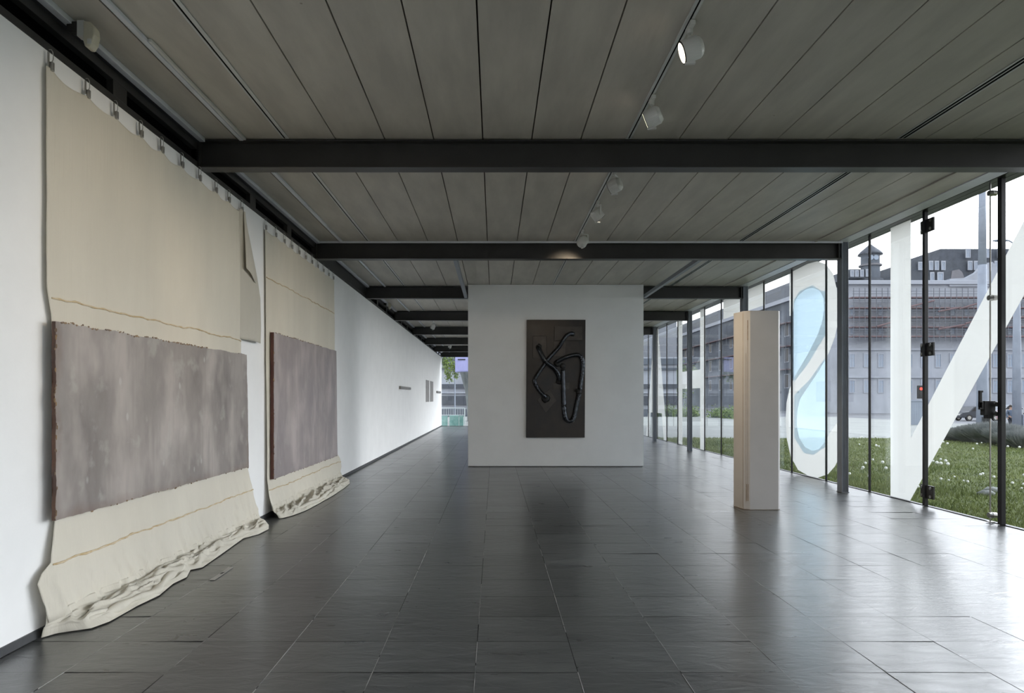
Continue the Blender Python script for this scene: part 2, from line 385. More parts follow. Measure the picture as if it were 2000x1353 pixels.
# ------------------------------------------------------------------ beams and columns
names = ['behind the camera']*2 + ['nearest in view, spanning the full picture width', 'second in view, ending at the big column right of the white box',
  'third in view, passing behind the top of the white partition', 'fourth in view, seen left and right of the partition', 'fifth in view, seen left of the partition',
  'sixth in view, seen left of the partition', 'seventh in view, seen left of the partition', 'last, above the end window']
for k, y in enumerate(BY):
    if k < 1: continue
    e = empty('steel_beam', (XL, y, ZB), f'dark steel ceiling cross beam, {names[k]}', 'beam', 'cross beams under the ceiling')
    xa, xb = XL+.01, 5.765
    mb = MB()
    mb.ibeam((xa, y), (xb, y), .16, ZB, ZC-.012, .014, .01); mb.build('beam_section', M['steel'], e, bevel=.002)
    MB().box(xa, xa+.014, y-.085, y+.085, ZB+.005, ZC-.015).build('end_plate', M['steel'], e)
    MB().box(xb-.05, xb-.036, y-.078, y+.078, ZB+.014, ZC-.026).build('end_plate', M['steel'], e)
    if k == 3:
        MB().box(xa+.05, xb, y-.105, y-.082, ZC-.035, ZC-.004).build('light_rail', M['rail'], e)
cn = {2:'out of frame beside the nearest beam', 3:'nearest in view, right of the white box', 4:'standing just behind the white box', 5:'third in view, in front of the far windows', 6:'fourth in view, slimmest by the partition edge', 7:'hidden beyond the partition edge', 8:'farthest but one', 9:'at the far end'}
for k, y in enumerate(BY):
    if k < 1: continue
    e = empty('steel_column', (5.82, y, 0), f'grey steel window-side column, {cn.get(k,"behind the camera")}', 'column', 'columns along the glass wall')
    x0, x1 = 5.765, 5.875; y0, y1 = y-.08, y+.08; t = .012
    mb = MB().box(x0, x0+t, y0, y1, 0.008, ZC-.003).box(x1-t, x1, y0, y1, 0.008, ZC-.003).box(x0+t, x1-t, y0+.02, y0+.03, 0.008, ZC-.003)
    for q in range(3): mb.box(x0+.03+q*.022, x0+.036+q*.022, y0+.008, y0+.02, .008, ZC-.003)
    mb.build('shaft', M['column'], e)
    MB().box(x0-.01, x1+.01, y0-.01, y1+.01, 0, .008).build('base_plate', M['column'], e)
for side, xx in (('left', -.665), ('right', 3.47)):
    mb = MB().box(xx-.035, xx+.035, BY[3]+.085, BY[4]-.085, ZB+.005, ZB+.075)
    mb.build('brace_bar', M['column'], bevel=.003, label=f'grey steel bar running lengthwise to the {side} top corner of the white partition', cat='bar', group='bars beside the partition')

# ------------------------------------------------------------------ rails and lighting tracks on the ceiling, bay by bay
bayname = {2:'in the nearest bay', 3:'between the first and second beams', 4:'between the second and third beams', 5:'between the third and fourth beams', 6:'between the fourth and fifth beams', 7:'between the fifth and sixth beams', 8:'between the sixth and seventh beams', 9:'in the last bay'}
for k in range(2, 10):
    ya, yb = BY[k-1]+.09, BY[k]-.09
    bn = bayname[k]
    MB().box(XL+.03, XL+.085, ya, yb, ZC-.042, ZC-.001).build('wall_rail', M['rail'], bevel=.003, label=f'pale square rail on the ceiling along the left wall, {bn}', cat='rail', group='rails along the left wall')
    e = empty('ceiling_strip', (-2.52, ya, ZC), f'slim pale cable strip on the left part of the ceiling, {bn}', 'strip', 'cable strips on the ceiling')
    MB().box(-2.555, -2.515, ya, yb, ZC-.03, ZC-.001).build('duct', M['rail'], e, bevel=.003)
    if k == 2: MB().box(-2.512, -2.49, 4.95, yb, ZC-.024, ZC-.001).build('thin_profile', M['white'], e, bevel=.002)
    e = empty('lighting_track', (-2.1, ya, ZC), f'recessed track with dark slot on the left ceiling, {bn}', 'track', 'left lighting tracks')
    MB().box(-2.122, -2.108, ya, yb, ZC-.008, ZC-.001).box(-2.092, -2.06, ya, yb, ZC-.008, ZC-.001).build('profile', M['track'], e)
    MB().box(-2.108, -2.092, ya, yb, ZC-.004, ZC-.0005).build('slot', M['void_shade'], e)
    if k <= 4:
        e = empty('lighting_track', (1.37, ya, ZC), f'pale lighting track carrying spotlights right of centre, {bn}', 'track', 'right lighting tracks')
        MB().box(1.315, 1.336, ya, yb, ZC-.012, ZC-.001).box(1.350, 1.368, ya, yb, ZC-.012, ZC-.001).build('profile', M['track'], e)
        MB().box(1.336, 1.350, ya, yb, ZC-.006, ZC-.0005).build('slot', M['void_shade'], e)
    e = empty('air_slot', (4.09, ya, ZC), f'double dark air slot in the right ceiling, {bn}', 'vent', 'double slots in the ceiling')
    MB().box(4.03, 4.046, ya, yb, ZC-.006, ZC-.001).box(4.112, 4.128, ya, yb, ZC-.006, ZC-.001).box(4.074, 4.084, ya, yb, ZC-.006, ZC-.001).build('profile', M['track'], e)
    MB().box(4.046, 4.074, ya, yb, ZC-.003, ZC-.0005).build('slot', M['void_shade'], e)
    MB().box(4.084, 4.112, ya, yb, ZC-.003, ZC-.0005).build('slot', M['void_shade'], e)
    MB().box(5.30, 5.33, ya, yb, ZC-.02, ZC-.001).build('ceiling_bead', M['ceiling'], bevel=.003, label=f'narrow raised bead along the right ceiling near the glass, {bn}', cat='strip', group='beads near the glass')

# ------------------------------------------------------------------ glass wall
MB().box(5.69, 5.90, Y0, Y1, ZC-.012, ZC+.03).build('trim_4', M['rail'], kind='structure')
MB().box(5.90, 5.92, Y0, Y1, ZC+.01, ZC+.25).build('trim_5', M['void_shade'], kind='structure')
MB().box(5.92, 6.20, Y0, Y1, ZC+.19, ZC+.24).build('trim_6', M['steel'], kind='structure')
MB().box(6.18, 6.36, Y0, Y1, 4.275, 4.40).build('trim_7', M['mullion'], kind='structure')
MB().box(XG-.03, XG+.03, Y0, Y1, -.02, .008).build('trim_8', M['mullion'], kind='structure')
MY = [11.41 + BAY/3*k for k in range(-11, 19)]
wi = 0
def fitting(x, y, z, parent, name='clamp'):
    MB().cyl((x-.03,y,z), (x+.035,y,z), .03, seg=16).cyl((x-.04,y,z), (x-.03,y,z), .022, .03, seg=16).build(name, M['metal'], parent, smooth=False)
for k in range(len(MY)-1):
    a, b = MY[k], MY[k+1]; wi += 1
    big = abs(a-8.42) < .05; med = abs(a-9.92) < .05
    door = big
    e = empty(f'door_1' if door else f'window_{wi}', (XG, a, 0), kind='structure')
    MB().box(XG-.006, XG+.006, a+.002, b-.002, .009, 4.275).build('pane', M['glass'], e)
    wd = .034 if big else .026 if med else .017
    dp = .06 if (big or med) else .035
    if k > 0: MB().box(XG-dp, XG-.007, a-wd, a+wd, .008, 4.276).build('mullion', M['mullion'], e, bevel=.002)
# door fittings: vertical rod, clamps, lock and lever, corner hinges
dr = bpy.data.objects['door_1']
yr, xr = 8.56, 6.215
MB().cyl((xr,yr,.02), (xr,yr,4.27), .009, seg=10).build('lock_rod', M['metal'], dr)
MB().box(xr-.03, xr+.03, yr-.04, yr+.04, .0085, .02).build('floor_socket', M['metal'], dr)
for z in (4.13, 2.82, .1):
    MB().cyl((xr-.03,yr-.01,z), (xr+.068,yr-.01,z), .034, seg=16).cyl((xr+.01,yr-.01,z), (xr+.02,yr-.01,z), .038, seg=16).build('clamp', M['metal'], dr, bevel=.003)
lk = MB().box(xr-.10, xr+.04, yr-.04, yr+.04, 1.35, 1.53).box(xr-.06, xr+.02, yr-.04, yr+.04, 1.31, 1.36).build('lock_case', M['black'], dr, bevel=.006)
h = MB().box(xr-.155, xr-.12, yr-.03, yr+.0, 1.44, 1.65).box(xr-.155, xr-.09, yr-.03, yr+.0, 1.42, 1.52).box(xr-.155, xr-.105, yr-.03, yr, 1.635, 1.66)
h.build('lever', M['black'], dr, bevel=.006)
for z in (1.37, 1.49):
    MB().cyl((xr+.02,yr-.075,z), (xr+.07,yr-.075,z), .03, seg=16).build('lock_knob', M['metal'], dr, bevel=.004)
for z in (4.06, 2.27, .21):
    hg = MB().box(XG-.035, XG-.007, 9.74, 9.885, z-.095, z+.095).box(XG-.035, XG-.007, 9.945, 10.03, z-.095, z+.095).build('hinge', M['steel'], dr, bevel=.004)
    for yy in (9.79, 9.99):
        for zz in (-.06, .06): MB().cyl((XG-.05,yy,z+zz), (XG-.034,yy,z+zz), .022, seg=14).build('bolt', M['metal'], hg)
# end window of the hall
ew = empty('window_31', (0, Y1, 0), kind='structure')
for a, b in ((XL, -1.35), (-1.35, .6), (.6, 2.5), (2.5, 4.4), (4.4, XG)):
    MB().box(a+.002, b-.002, Y1-.006, Y1+.006, .01, ZC).build('pane', M['glass'], ew)
    if a > XL: MB().box(a-.02, a+.02, Y1-.04, Y1-.007, .0, ZC).build('mullion', M['mullion'], ew)
MB().box(XL, XG, Y1-.04, Y1+.04, -.02, .01).build('sill', M['mullion'], ew)
MB().box(XL, XG, Y1-.05, Y1+.05, ZB+.02, ZC+.2).build('header', M['steel'], ew)

# ------------------------------------------------------------------ giant letters of white film on the outside of the glass
FX0, FX1 = XG+.008, XG+.010
def letter(name, polys, label):
    e = empty(name, (FX0, polys[0][0][0], polys[0][0][1]), label, 'lettering', 'giant film letters on the glass wall')
    mb = MB()
    for p in polys: mb.prism(p, FX0, FX1, 'x')
    mb.build('white_film', M['film'], e); return e
R = lambda a, b, c, d: [(a,c),(b,c),(b,d),(a,d)]
n_poly = [(10.86,.012),(10.86,4.27),(10.33,4.27),(10.33,.958),(7.76,4.12),(7.76,4.27),(7.23,4.27),(7.23,.012),(7.76,.012),(7.76,3.24),(10.35,.012)]
letter('window_letter', [n_poly], 'giant reversed letter N in white film across the glass door and its neighbour')
s_px = [(905,310),(905,95),(925,78),(1000,38),(1050,27),(1095,42),(1130,90),(1150,170),(1158,260),(1155,350),(1140,420),(1110,500),(1060,590),(1000,680),(960,740),(945,800),(943,880),(955,940),(985,990),(1025,1010),(1060,1000),(1090,960),(1115,915),(1150,865),(1165,855),(1165,1040),(1140,1090),(1105,1130),(1050,1157),(1000,1148),(950,1108),(912,1040),(892,950),(886,850),(890,760),(905,690),(940,610),(1000,510),(1050,410),(1075,340),(1085,270),(1082,220),(1065,180),(1025,163),(985,175),(950,205),(930,240),(920,310)]
tr = lambda x, y: gl(1200+x*.3768, 500+y*.3768)
s_poly = [tr(*p) for p in s_px]; s_poly = [(y, min(max(z,.012),4.27)) for y, z in s_poly]
se = letter('window_letter', [s_poly], 'giant reversed letter S in white film with pale blue fills behind the white box')
up = [(1068,180),(1090,180),(1090,410),(1000,560),(930,650),(926,640),(926,230),(960,180),(1025,150)]
lo = [(1095,520),(1094,985),(1030,1030),(980,1020),(930,940),(930,720),(1010,640)]
for q in (up, lo):
    MB().prism([tr(*p) for p in q], FX1+.001, FX1+.002, 'x').build('blue_film', M['blue_film'], se)
letter('window_letter', [R(15.9,18.8,3.74,4.27), R(17.08,17.62,.012,3.74)], 'giant letter T in white film, left of the S, partly behind a column')
letter('window_letter', [R(20.4,20.92,.012,4.27), R(22.9,23.42,.012,4.27), R(20.92,22.9,1.88,2.45)], 'giant letter H in white film on the farther glass panes')
letter('window_letter', [[(24.9,.012),(25.42,.012),(25.72,1.0),(27.55,1.0),(27.85,.012),(28.37,.012),(26.95,4.27),(26.3,4.27)]], 'giant letter A in white film with slanting leg on the far panes')
letter('window_letter', [R(28.9,29.42,.012,4.27), R(29.42,30.7,.012,.54)], 'giant letter L in white film near the partition edge')
# ------------------------------------------------------------------ wall hangings
def hanging(name, label, ya, yb, top_clips, front, pan, seam_lo, seam_hi, panel_mat, dkmat, left_tab, right_tab, seed, flap=None):
    root = empty(name, (XL, ya, 0), label, 'wall hanging')
    cy = top_clips
    def edgeL(z): return lerp_tab(left_tab, z)
    def edgeR(z): return lerp_tab(right_tab, z)
    ztop = 3.755
    def off(y, z):
        o = .028 + .010*noise.noise(Vector((y*1.3, z*.5, seed))) + .004*math.sin(y*21+2*noise.noise(Vector((y,z*.6,seed+5))))
        if z < pan[2]: # below the panel the cloth billows out from the wall
            t = min(1, (pan[2]-z)/max(.01, pan[2]-.1)); o += .05*t + .022*t*noise.noise(Vector((y*2.1, z*1.1, seed+9))) + .030*t*max(0, 1-abs(noise.noise(Vector((y*4.5+z*2.2, z*.7, seed+2))))*4)**2 + .024*t*max(0, 1-abs(noise.noise(Vector((y*3.1-z*2.8, z*.9, seed+8))))*6)**2 + .007*t*noise.noise(Vector((y*22-z*5, z*1.6, seed+6)))
        return o
    def sheet(u, v):
        z = ztop + (.10-ztop)*(v*.35+v*v*.65 if v < 1 else 1)
        if True:      # shallow swags between the clips
            y_ = edgeL(z) + (edgeR(z)-edgeL(z))*u; k_ = max(0, 1-(ztop-z)/.3)
            for c0, c1 in zip(cy, cy[1:]):
                if c0 <= y_ <= c1: z -= k_*.034*math.sin(PI*(y_-c0)/(c1-c0))
        y = edgeL(z) + (edgeR(z)-edgeL(z))*u
        pass
        y += .012*noise.noise(Vector((u*2, z*2.2, seed)))*(1 if u in (0,1) else .4)
        return (XL + off(y, z), y, z)
    MB().grid(220, 110, sheet).build('cloth', M['cloth'], root, smooth=True, solid=.003, fix=False)
    # heavy hem lying crumpled on the floor
    def hem(u, v):
        y = ya_h + (yb_h-ya_h)*u
        fx = lerp_tab(front, y); base = XL+off(y, .14)-.005
        prof = [(0,.16),(.10,.10),(.22,.085),(.35,.075),(.5,.07),(.65,.055),(.8,.035),(.92,.015),(1,.006)]
        s = v; z = lerp_tab(prof, s); x = base + (fx-base)*s
        env = math.sin(PI*min(1, max(0, s)))**.7*min(1, u*14, (1-u)*14)
        q = Vector((y*1.1 - x*1.2, (x*10+y*1.6), seed))
        r = 1-abs(noise.noise(q))*2.8
        r2 = 1-abs(noise.noise(Vector((y*2.2+x*2, x*22-y*3, seed+3))))*3
        z += env*(.042*max(0, r)**1.6 + .024*max(0, r2)**2 + .025*noise.noise(Vector((y*1.1, s*2, seed+7))))
        x += env*.03*noise.noise(Vector((y*5, s*5, seed+11)))
        return (x, y+env*.03*noise.noise(Vector((y*4, s*6, seed+17))), max(z, .006))
    ya_h, yb_h = edgeL(.12), edgeR(.12)
    MB().grid(260, 44, hem).build('hem', M['cloth'], root, smooth=True, solid=.004, fix=False)
    # a second rolled fold along the front
    pts = []
    n = 70
    for i in range(n+1):
        u = i/n; y = ya_h+.1 + (yb_h-ya_h-.2)*u
        fx = lerp_tab(front, y)
        pts.append(Vector((fx-.07-.04*math.sin(u*9+seed)+.02*noise.noise(Vector((y*3,seed,0))), y, .05+.025*noise.noise(Vector((y*2.3,seed+4,0))))))
    mb = MB()
    rads = [max(.003, (.028+.03*noise.noise(Vector((i*.33, seed, 5))))*min(1, i/4, (n-i)/4)) for i in range(n+1)]
    mb.tube(pts, rads, 12)
    mb.v = [tuple(Vector(v)+Vector((.01,0,.012))*noise.noise(Vector(v)*14)) for v in mb.v]
    mb.v = [(x,y,max(z,.004)) for x,y,z in mb.v]
    mb.build('hem_fold', M['cloth'], root, smooth=True)
    # stiff glued seams
    for zz in (seam_hi, seam_lo):
        pts = []; a, b = edgeL(zz)+.03, edgeR(zz)-.02
        for i in range(121):
            y = a+(b-a)*i/120; z = zz + .022*noise.noise(Vector((y*2, zz, seed))) + .010*noise.noise(Vector((y*9, zz, seed)))
            pts.append((XL+off(y, z)+.004, y, z))
        MB().tube(pts, [.0055+.007*abs(noise.noise(Vector((i*.5,zz,0)))) for i in range(121)], 6).build('seam', M['seam'], root, smooth=True, label='ochre glued seam')
    # the latex panel
    p0, p1, z0, z1, xf, xb_ = pan[0], pan[1], pan[2], pan[3], pan[4], pan[5]
    nu, nv = 120, 60
    def bow(u, v): return .006*noise.noise(Vector((u*3, v*2, seed)))
    def P(u, v, front_):
        jy = .009*noise.noise(Vector((v*9, u*2, seed+1))) + .005*noise.noise(Vector((v*31, u*2, seed+1)))
        jz = .010*noise.noise(Vector((u*12, v*2, seed+2))) + .006*noise.noise(Vector((u*47, v*2, seed+2)))
        y = p0+(p1-p0)*u + pan[6]*(1-v)*u + (jy if u in (0,1) else 0); z = z0+(z1-z0)*v + (jz if v in (0,1) else 0)
        return (xf+bow(u,v) if front_ else xb_, y, z)
    mb = MB(); mb.grid(nu, nv, lambda u, v: P(u, v, True)); nfr = len(mb.v)
    mb.build('latex_panel', panel_mat, root, smooth=True, fix=False, label='grey mauve stained latex panel')
    rim = [(i/(nu-1), 0.0) for i in range(nu)] + [(1.0, j/(nv-1)) for j in range(1, nv)] + [(i/(nu-1), 1.0) for i in range(nu-2, -1, -1)] + [(0.0, j/(nv-1)) for j in range(nv-2, 0, -1)]
    m2 = MB(); n = len(rim)
    vs_ = [P(u,v,True) for u,v in rim] + [P(u,v,False) for u,v in rim]
    m2.add(vs_, [(i, (i+1)%n, (i+1)%n+n, i+n) for i in range(n)]); m2.add([P(0,0,False),P(1,0,False),P(1,1,False),P(0,1,False)], [(0,3,2,1)])
    m2.build('panel_edge', dkmat, root, fix=True, label='dark brown raw edge')
    # peeling latex crumbs along the panel's rim
    rnd = random.Random(seed); mb = MB()
    for i in range(150):
        side = rnd.random()
        if side < .55: u, v = rnd.random()*.7, 1
        elif side < .8: u, v = 0, rnd.random()
        else: u, v = rnd.random(), 0
        c = Vector(P(u, v, True)) + Vector((.0, rnd.uniform(-.008,.008), rnd.uniform(-.006,.006)))
        mb.ball(c, rnd.uniform(.003,.008), 1, rnd.uniform(1,2.5) if v in (0,1) else .7, 1 if v in (0,1) else 2.2, 6)
    mb.build('edge_crumbs', M['seam_dark'], root, kind='stuff', label='brown peeling crumbs of latex')
    if flap:
        def fp(u, v):
            (ya_, yb0, yb1, zt, zb) = flap
            z = zt+(zb-zt)*v; wdt = (yb0+(yb1-yb0)*min(1, v*1.6)**.8) - ya_
            y = ya_ + wdt*u
            return (XL+.030+.02*min(1,u*3)+.03*math.sin(u*PI)*v+.012*min(1,u*3)*noise.noise(Vector((u*3,v*3,seed))), y+.02*noise.noise(Vector((u,v*5,seed))), z)
        MB().grid(24, 50, fp).build('flap', M['sheer'], root, smooth=True, solid=.002, fix=False)
        def fp2(u, v):
            (ya_, yb0, yb1, zt, zb) = flap
            z = zt-.02+(zb+.85-zt)*v; wdt = .06+.36*v
            return (XL+.060+.03*v+.01*math.sin(u*5), ya_+.06+wdt*u*(1-.15*v), z-.18*(1-u)*v*0-.12*u*v)
        MB().grid(14, 34, fp2).build('flap_fold', M['sheer'], root, smooth=True, solid=.002, fix=False)
    return root
M['seam_dark'] = mat('dried_latex', (.32,.20,.09), .5, color2=(.12,.08,.06), noise_scale=9)
M['edge1'] = mat('brown_latex_edge', (.075,.040,.032), .5, color2=(.12,.055,.030), noise_scale=5)
M['edge2'] = mat('red_latex_edge', (.085,.030,.026), .5, color2=(.12,.045,.03), noise_scale=3)
L1 = latex('latex_grey_mauve', (.345,.31,.285), (.20,.175,.165), (.16,.075,.045), (4.51,8.05,.75,2.07), 1.0)
L2 = latex('latex_rose_mauve', (.36,.315,.305), (.275,.24,.24), (.23,.19,.19), (8.97,12.6,.5,2.43), .45)
clips1 = [4.55,4.96,5.33,5.71,6.07,6.46,6.85,7.25,7.60,7.99]
clips2 = [8.82,9.23,9.60,9.96,10.33,10.69,11.06,11.42,11.8,12.17,12.52]
front1 = [(4.40,-2.965),(4.52,-2.90),(4.62,-2.73),(4.76,-2.685),(5.12,-2.68),(5.39,-2.648),(5.73,-2.70),(5.94,-2.68),(6.19,-2.76),(6.28,-2.69),(7.02,-2.745),(7.59,-2.795),(7.82,-2.704),(8.12,-2.69),(8.4,-2.78),(8.6,-2.93)]
front2 = [(8.8,-2.90),(8.87,-2.76),(9.1,-2.68),(9.5,-2.62),(10.2,-2.60),(10.94,-2.59),(11.8,-2.61),(12.5,-2.65),(12.9,-2.75),(13.1,-2.92)]
hanging('wall_hanging', 'cream cotton wall hanging with wide grey mauve latex panel, nearer of the two', 4.4, 8.4, clips1, front1,
        (4.51, 7.99, .752, 2.07, -2.90, -2.925, .07), .455, 2.235, L1, M['edge1'],
        [(0,4.47),(.1,4.44),(.40,4.36),(.46,4.50),(.75,4.58),(2.1,4.55),(2.3,4.50),(3.8,4.50)], [(0,8.5),(.1,8.45),(.3,8.32),(.75,8.15),(2.1,7.95),(3.8,8.02)], 3, flap=(7.90, 7.95, 8.56, 3.76, 2.25))
hanging('wall_hanging', 'cream cotton wall hanging with tall rose grey latex panel, farther of the two', 8.75, 12.8, clips2, front2,
        (8.97, 12.51, .50, 2.43, -2.90, -2.945, .10), .36, 3.13, L2, M['edge2'],
        [(0,8.85),(.5,8.86),(2.4,8.84),(3.8,8.80)], [(0,13.0),(.15,12.9),(.4,13.05),(.6,12.7),(3.8,12.56)], 21, flap=None)
# clips that hold the cloths to the steel girder
def clip(y, label, group):
    e = empty('cloth_clip', (XL+.03, y, 3.88), label, 'clip', group)
    x = XL+.035
    MB().tube([(x-.02,y,3.885),(x-.004,y,3.884),(x+.002,y+.006,3.87),(x-.002,y+.016,3.845),(x+.004,y+.006,3.82),(x,y,3.80)], .0025, 6).build('hook', M['metal'], e)
    MB().box(x-.012, x+.012, y-.012, y+.012, 3.74, 3.80).box(x-.014, x-.006, y-.03, y-.012, 3.76, 3.86).build('jaw', M['metal'], e, bevel=.004)
for i, y in enumerate(clips1): clip(y, f'small metal clip on the nearer cloth, {ordw(i) if i<9 else "last"} from the left', 'clips holding the nearer cloth')
for i, y in enumerate(clips2): clip(y, f'small metal clip on the farther cloth, {ordw(i) if i<10 else "last"} from the left', 'clips holding the farther cloth')

# small works far along the left wall
M['aluminium'] = mat('aluminium_sheet', (.30,.28,.26), .4, metal=.3, noise_amt=.15, noise_scale=4)
def slat(y0, y1, z0, z1, label, th=.07):
    e = empty('wall_relief', (XL, y0, (z0+z1)/2), label, 'relief')
    MB().box(XL+.002, XL+th, y0, y1, z0, z1).build('panel', M['aluminium'], e, bevel=.004)
    if th > .05: MB().box(XL+th, XL+th+.012, y0+.05, y1-.05, z0+(z1-z0)*.35, z0+(z1-z0)*.5).build('groove_strip', M['skirt'], e)
slat(21.3, 23.8, 1.86, 1.95, 'slim horizontal metal relief strip on the far left wall, nearer one')
slat(34.9, 37.2, 1.84, 1.95, 'slim horizontal metal relief strip close to the end window')
slat(29.6, 31.0, 1.41, 2.37, 'upright grey metal panel on the far left wall, left of the pair', .02)
slat(31.6, 33.0, 1.41, 2.37, 'upright grey metal panel on the far left wall, right of the pair', .02)
# floor caption strip beside the nearer hanging
a = fl(430,1118,6.1)
Mx = Matrix.Translation((-2.43, 6.08, 0)) @ Matrix.Rotation(.02, 4, 'Z')
MB().box(-.022, .022, -.22, .22, .0005, .004, Mx).build('caption_strip', mat('caption_white', (.42,.40,.38), .5, noise_amt=.05), label='narrow pale caption strip stuck to the slate floor before the nearer hanging', cat='caption')
cs = bpy.data.objects['caption_strip']
MB().box(-.012, .012, -.02, .04, .004, .005, Mx).build('printed_text', M['black'], cs)

# ------------------------------------------------------------------ dark relief painting on the partition
S7 = .19953
PYf = PY-.05
def rp_(x, y, d=0): 
    X, Y, Z = fl(1000+x*S7, 600+y*S7, PYf); return Vector((X, PYf-d, Z))
M['lead'] = mat('blackened_lead', (.034,.027,.022), .36, metal=.3, spec=.4, color2=(.014,.0135,.014), noise_scale=2.4, stretch=(1,1,.7), bump=.35, bump_scale=5, rough_var=.1)
M['pipe'] = mat('black_pipe', (.055,.060,.070), .2, metal=.8, spec=.6, noise_amt=.3, noise_scale=9, bump=.15, bump_scale=20)
M['scorch'] = mat('sooty_black', (.008,.008,.008), .6, bump=.4, bump_scale=30)
pr = empty('relief_painting', (rp_(430,1275).x, PY, rp_(430,1275).z), 'tall black metal relief painting with bent pipes hung on the white partition', 'painting')
a, b, c, d = rp_(145,122), rp_(720,122), rp_(712,1275), rp_(138,1275)
MB().prism([(d.x,d.z),(c.x,c.z),(b.x,b.z),(a.x,a.z)], PYf, PY-.001, 'y').build('backing_panel', M['lead'], pr, bevel=.004)
M['lead_patch'] = mat('lead_patch', (.055,.046,.040), .42, metal=.3, color2=(.030,.027,.026), noise_scale=5, bump=.4, bump_scale=9)
def patch(pts, th=.014):
    MB().prism([(rp_(*p).x, rp_(*p).z) for p in pts], PYf-th, PYf, 'y').build('metal_patch', M['lead_patch'], pr, bevel=.003)
patch([(415,325),(415,188),(688,190),(688,325)]); patch([(205,500),(203,282),(335,282),(340,505)]); patch([(330,1030),(245,905),(370,800),(435,915)])
patch([(410,480),(408,330),(520,335),(520,480)], .005); patch([(400,800),(400,740),(560,740),(560,800)], .005)
def stitches(x0, y0, x1, y1, n):
    mb = MB()
    for i in range(n):
        t = (i+.5)/n; p = rp_(x0+(x1-x0)*t, y0+(y1-y0)*t, .009); mb.ball(p, .012, 1, .5, 1, 6)
    mb.build('stitch_row', M['scorch'], pr)
stitches(205,284,335,284,14); stitches(205,284,207,500,20); stitches(335,284,340,500,20); stitches(417,190,417,325,12); stitches(417,325,688,325,22)
def pipe(pts, r=.04, name='pipe', lift=.055):
    P = [rp_(x, y, lift + (q[0] if q else 0)) for x, y, *q in pts]
    P = spline(P, 7); n = len(P)
    rad = [r*1.2*(.97+.06*math.sin(i*1.9)) for i in range(n)]
    MB().tube(P, rad, 14).build(name, M['pipe'], pr, smooth=True)
pipe([(592,262,-.03),(570,258,.01),(530,280,.03),(495,330,.03),(455,395),(405,450),(350,512),(310,570),(262,640),(224,700),(222,735),(262,805),(312,865,.01),(335,885,-.04)], .037)
pipe([(255,392,-.03),(270,425,.04),(308,498,.07),(345,548,.075),(405,592,.05),(445,645,.03),(462,695,.0),(460,722,-.04)], .040)
pipe([(440,548,-.04),(455,525,0),(520,492,.03),(600,470,.04),(655,472,.04),(682,510,.04),(690,560,.03),(684,640,.02),(675,700,.02),(664,795,.02),(660,805,.02)], .041)
pipe([(655,850,.02),(650,872,.02),(630,955,.02),(612,1050,.02),(588,1100,.02),(555,1112,.02),(524,1085,.02),(512,1020,.02),(505,900,.02),(500,750,.02),(496,610,.02)], .043)
for x, y, r in ((592,262,.055),(262,388,.065),(460,722,.07),(330,892,.085),(443,545,.075),(497,575,.06)):
    p = rp_(x, y, .03); MB().ball(p, r*1.1, 1, .5, 1, 16, .25).build('pipe_socket', M['scorch'], pr, smooth=True)
mb = MB(); c0 = rp_(650, 828, .085)
for (dx, dz) in ((.10,.0),(.03,.11),(-.11,.03),(-.04,-.10),(.06,-.08),(-.07,.08)):
    mb.add([c0+Vector((0,-.02,0)), c0+Vector((dx,0,dz)), c0+Vector((-dz*.4,.02,dx*.4)), c0+Vector((dz*.4,.02,-dx*.4))], [(0,1,2),(0,3,1),(0,2,3),(1,3,2)])
mb.ball(c0, .066, 1, .8, 1, 10, .3); mb.build('torn_joint', M['scorch'], pr)
pt = rp_(508, 960, .075); MB().tube([pt+Vector((-.05,0,.004)), pt+Vector((.05,0,-.004))], .05, 14).build('pipe_collar', M['scorch'], pr)
mb = MB()
for i in range(9):
    t = i/8; x = 545+55*t; y = 1112-8*t; p = rp_(x, y, .075); mb.tube([p+Vector((-.01,0,.04)), p+Vector((0,-.045,0)), p+Vector((.008,0,-.04))], .005, 6)
mb.build('pipe_weld', M['metal'], pr)

# ------------------------------------------------------------------ tall white box sculpture
M['board'] = mat('painted_board', (.46,.45,.445), .6, spec=.3, noise_amt=.04, noise_scale=1.6, bump=.08, bump_scale=14)
M['boardline'] = mat('board_joint', (.30,.24,.19), .7, noise_amt=.2, noise_scale=12)
bx = [(3.456,9.87),(3.507,9.61),(3.579,9.56),(3.975,9.56),(4.02,9.62),(4.03,9.95),(3.96,10.05),(3.52,10.05)]
br = empty('box_sculpture', (3.74, 9.8, 0), 'tall pale many-sided box standing alone on the slate floor by the windows', 'sculpture')
MB().prism(bx, .006, 2.79, 'z').build('body', M['board'], br, bevel=.003)
MB().prism([(x*.996+.015, y*.996+.04) for x, y in bx], 0, .006, 'z').build('foot', M['boardline'], br)
A, B, C, D = [Vector((x,y,0)) for x, y in bx[:4]]
def strip(P, Q, t, z0, z1, wd=.004, name='joint_line', m='boardline'):
    p = P.lerp(Q, t); d = (Q-P).normalized(); nrm = Vector((d.y,-d.x,0))
    c = [p-d*wd+nrm*.0005, p+d*wd+nrm*.0005, p+d*wd+nrm*.002, p-d*wd+nrm*.002]
    MB().prism([(v.x,v.y) for v in c], z0, z1, 'z').build(name, M[m], br)
strip(A, B, .93, .02, 2.77); strip(B, C, .35, .1, 2.2, .002); strip(B, C, .62, .12, 2.66, .0025)
strip(B, C, .62, 2.38, 2.66, .006, 'slot'); strip(B, C, .45, .12, .36, .005, 'slot'); strip(B, C, .7, .12, .36, .004, 'slot')
M['smudge'] = mat('board_smudge', (.53,.50,.47), .7, noise_amt=.1, noise_scale=10)

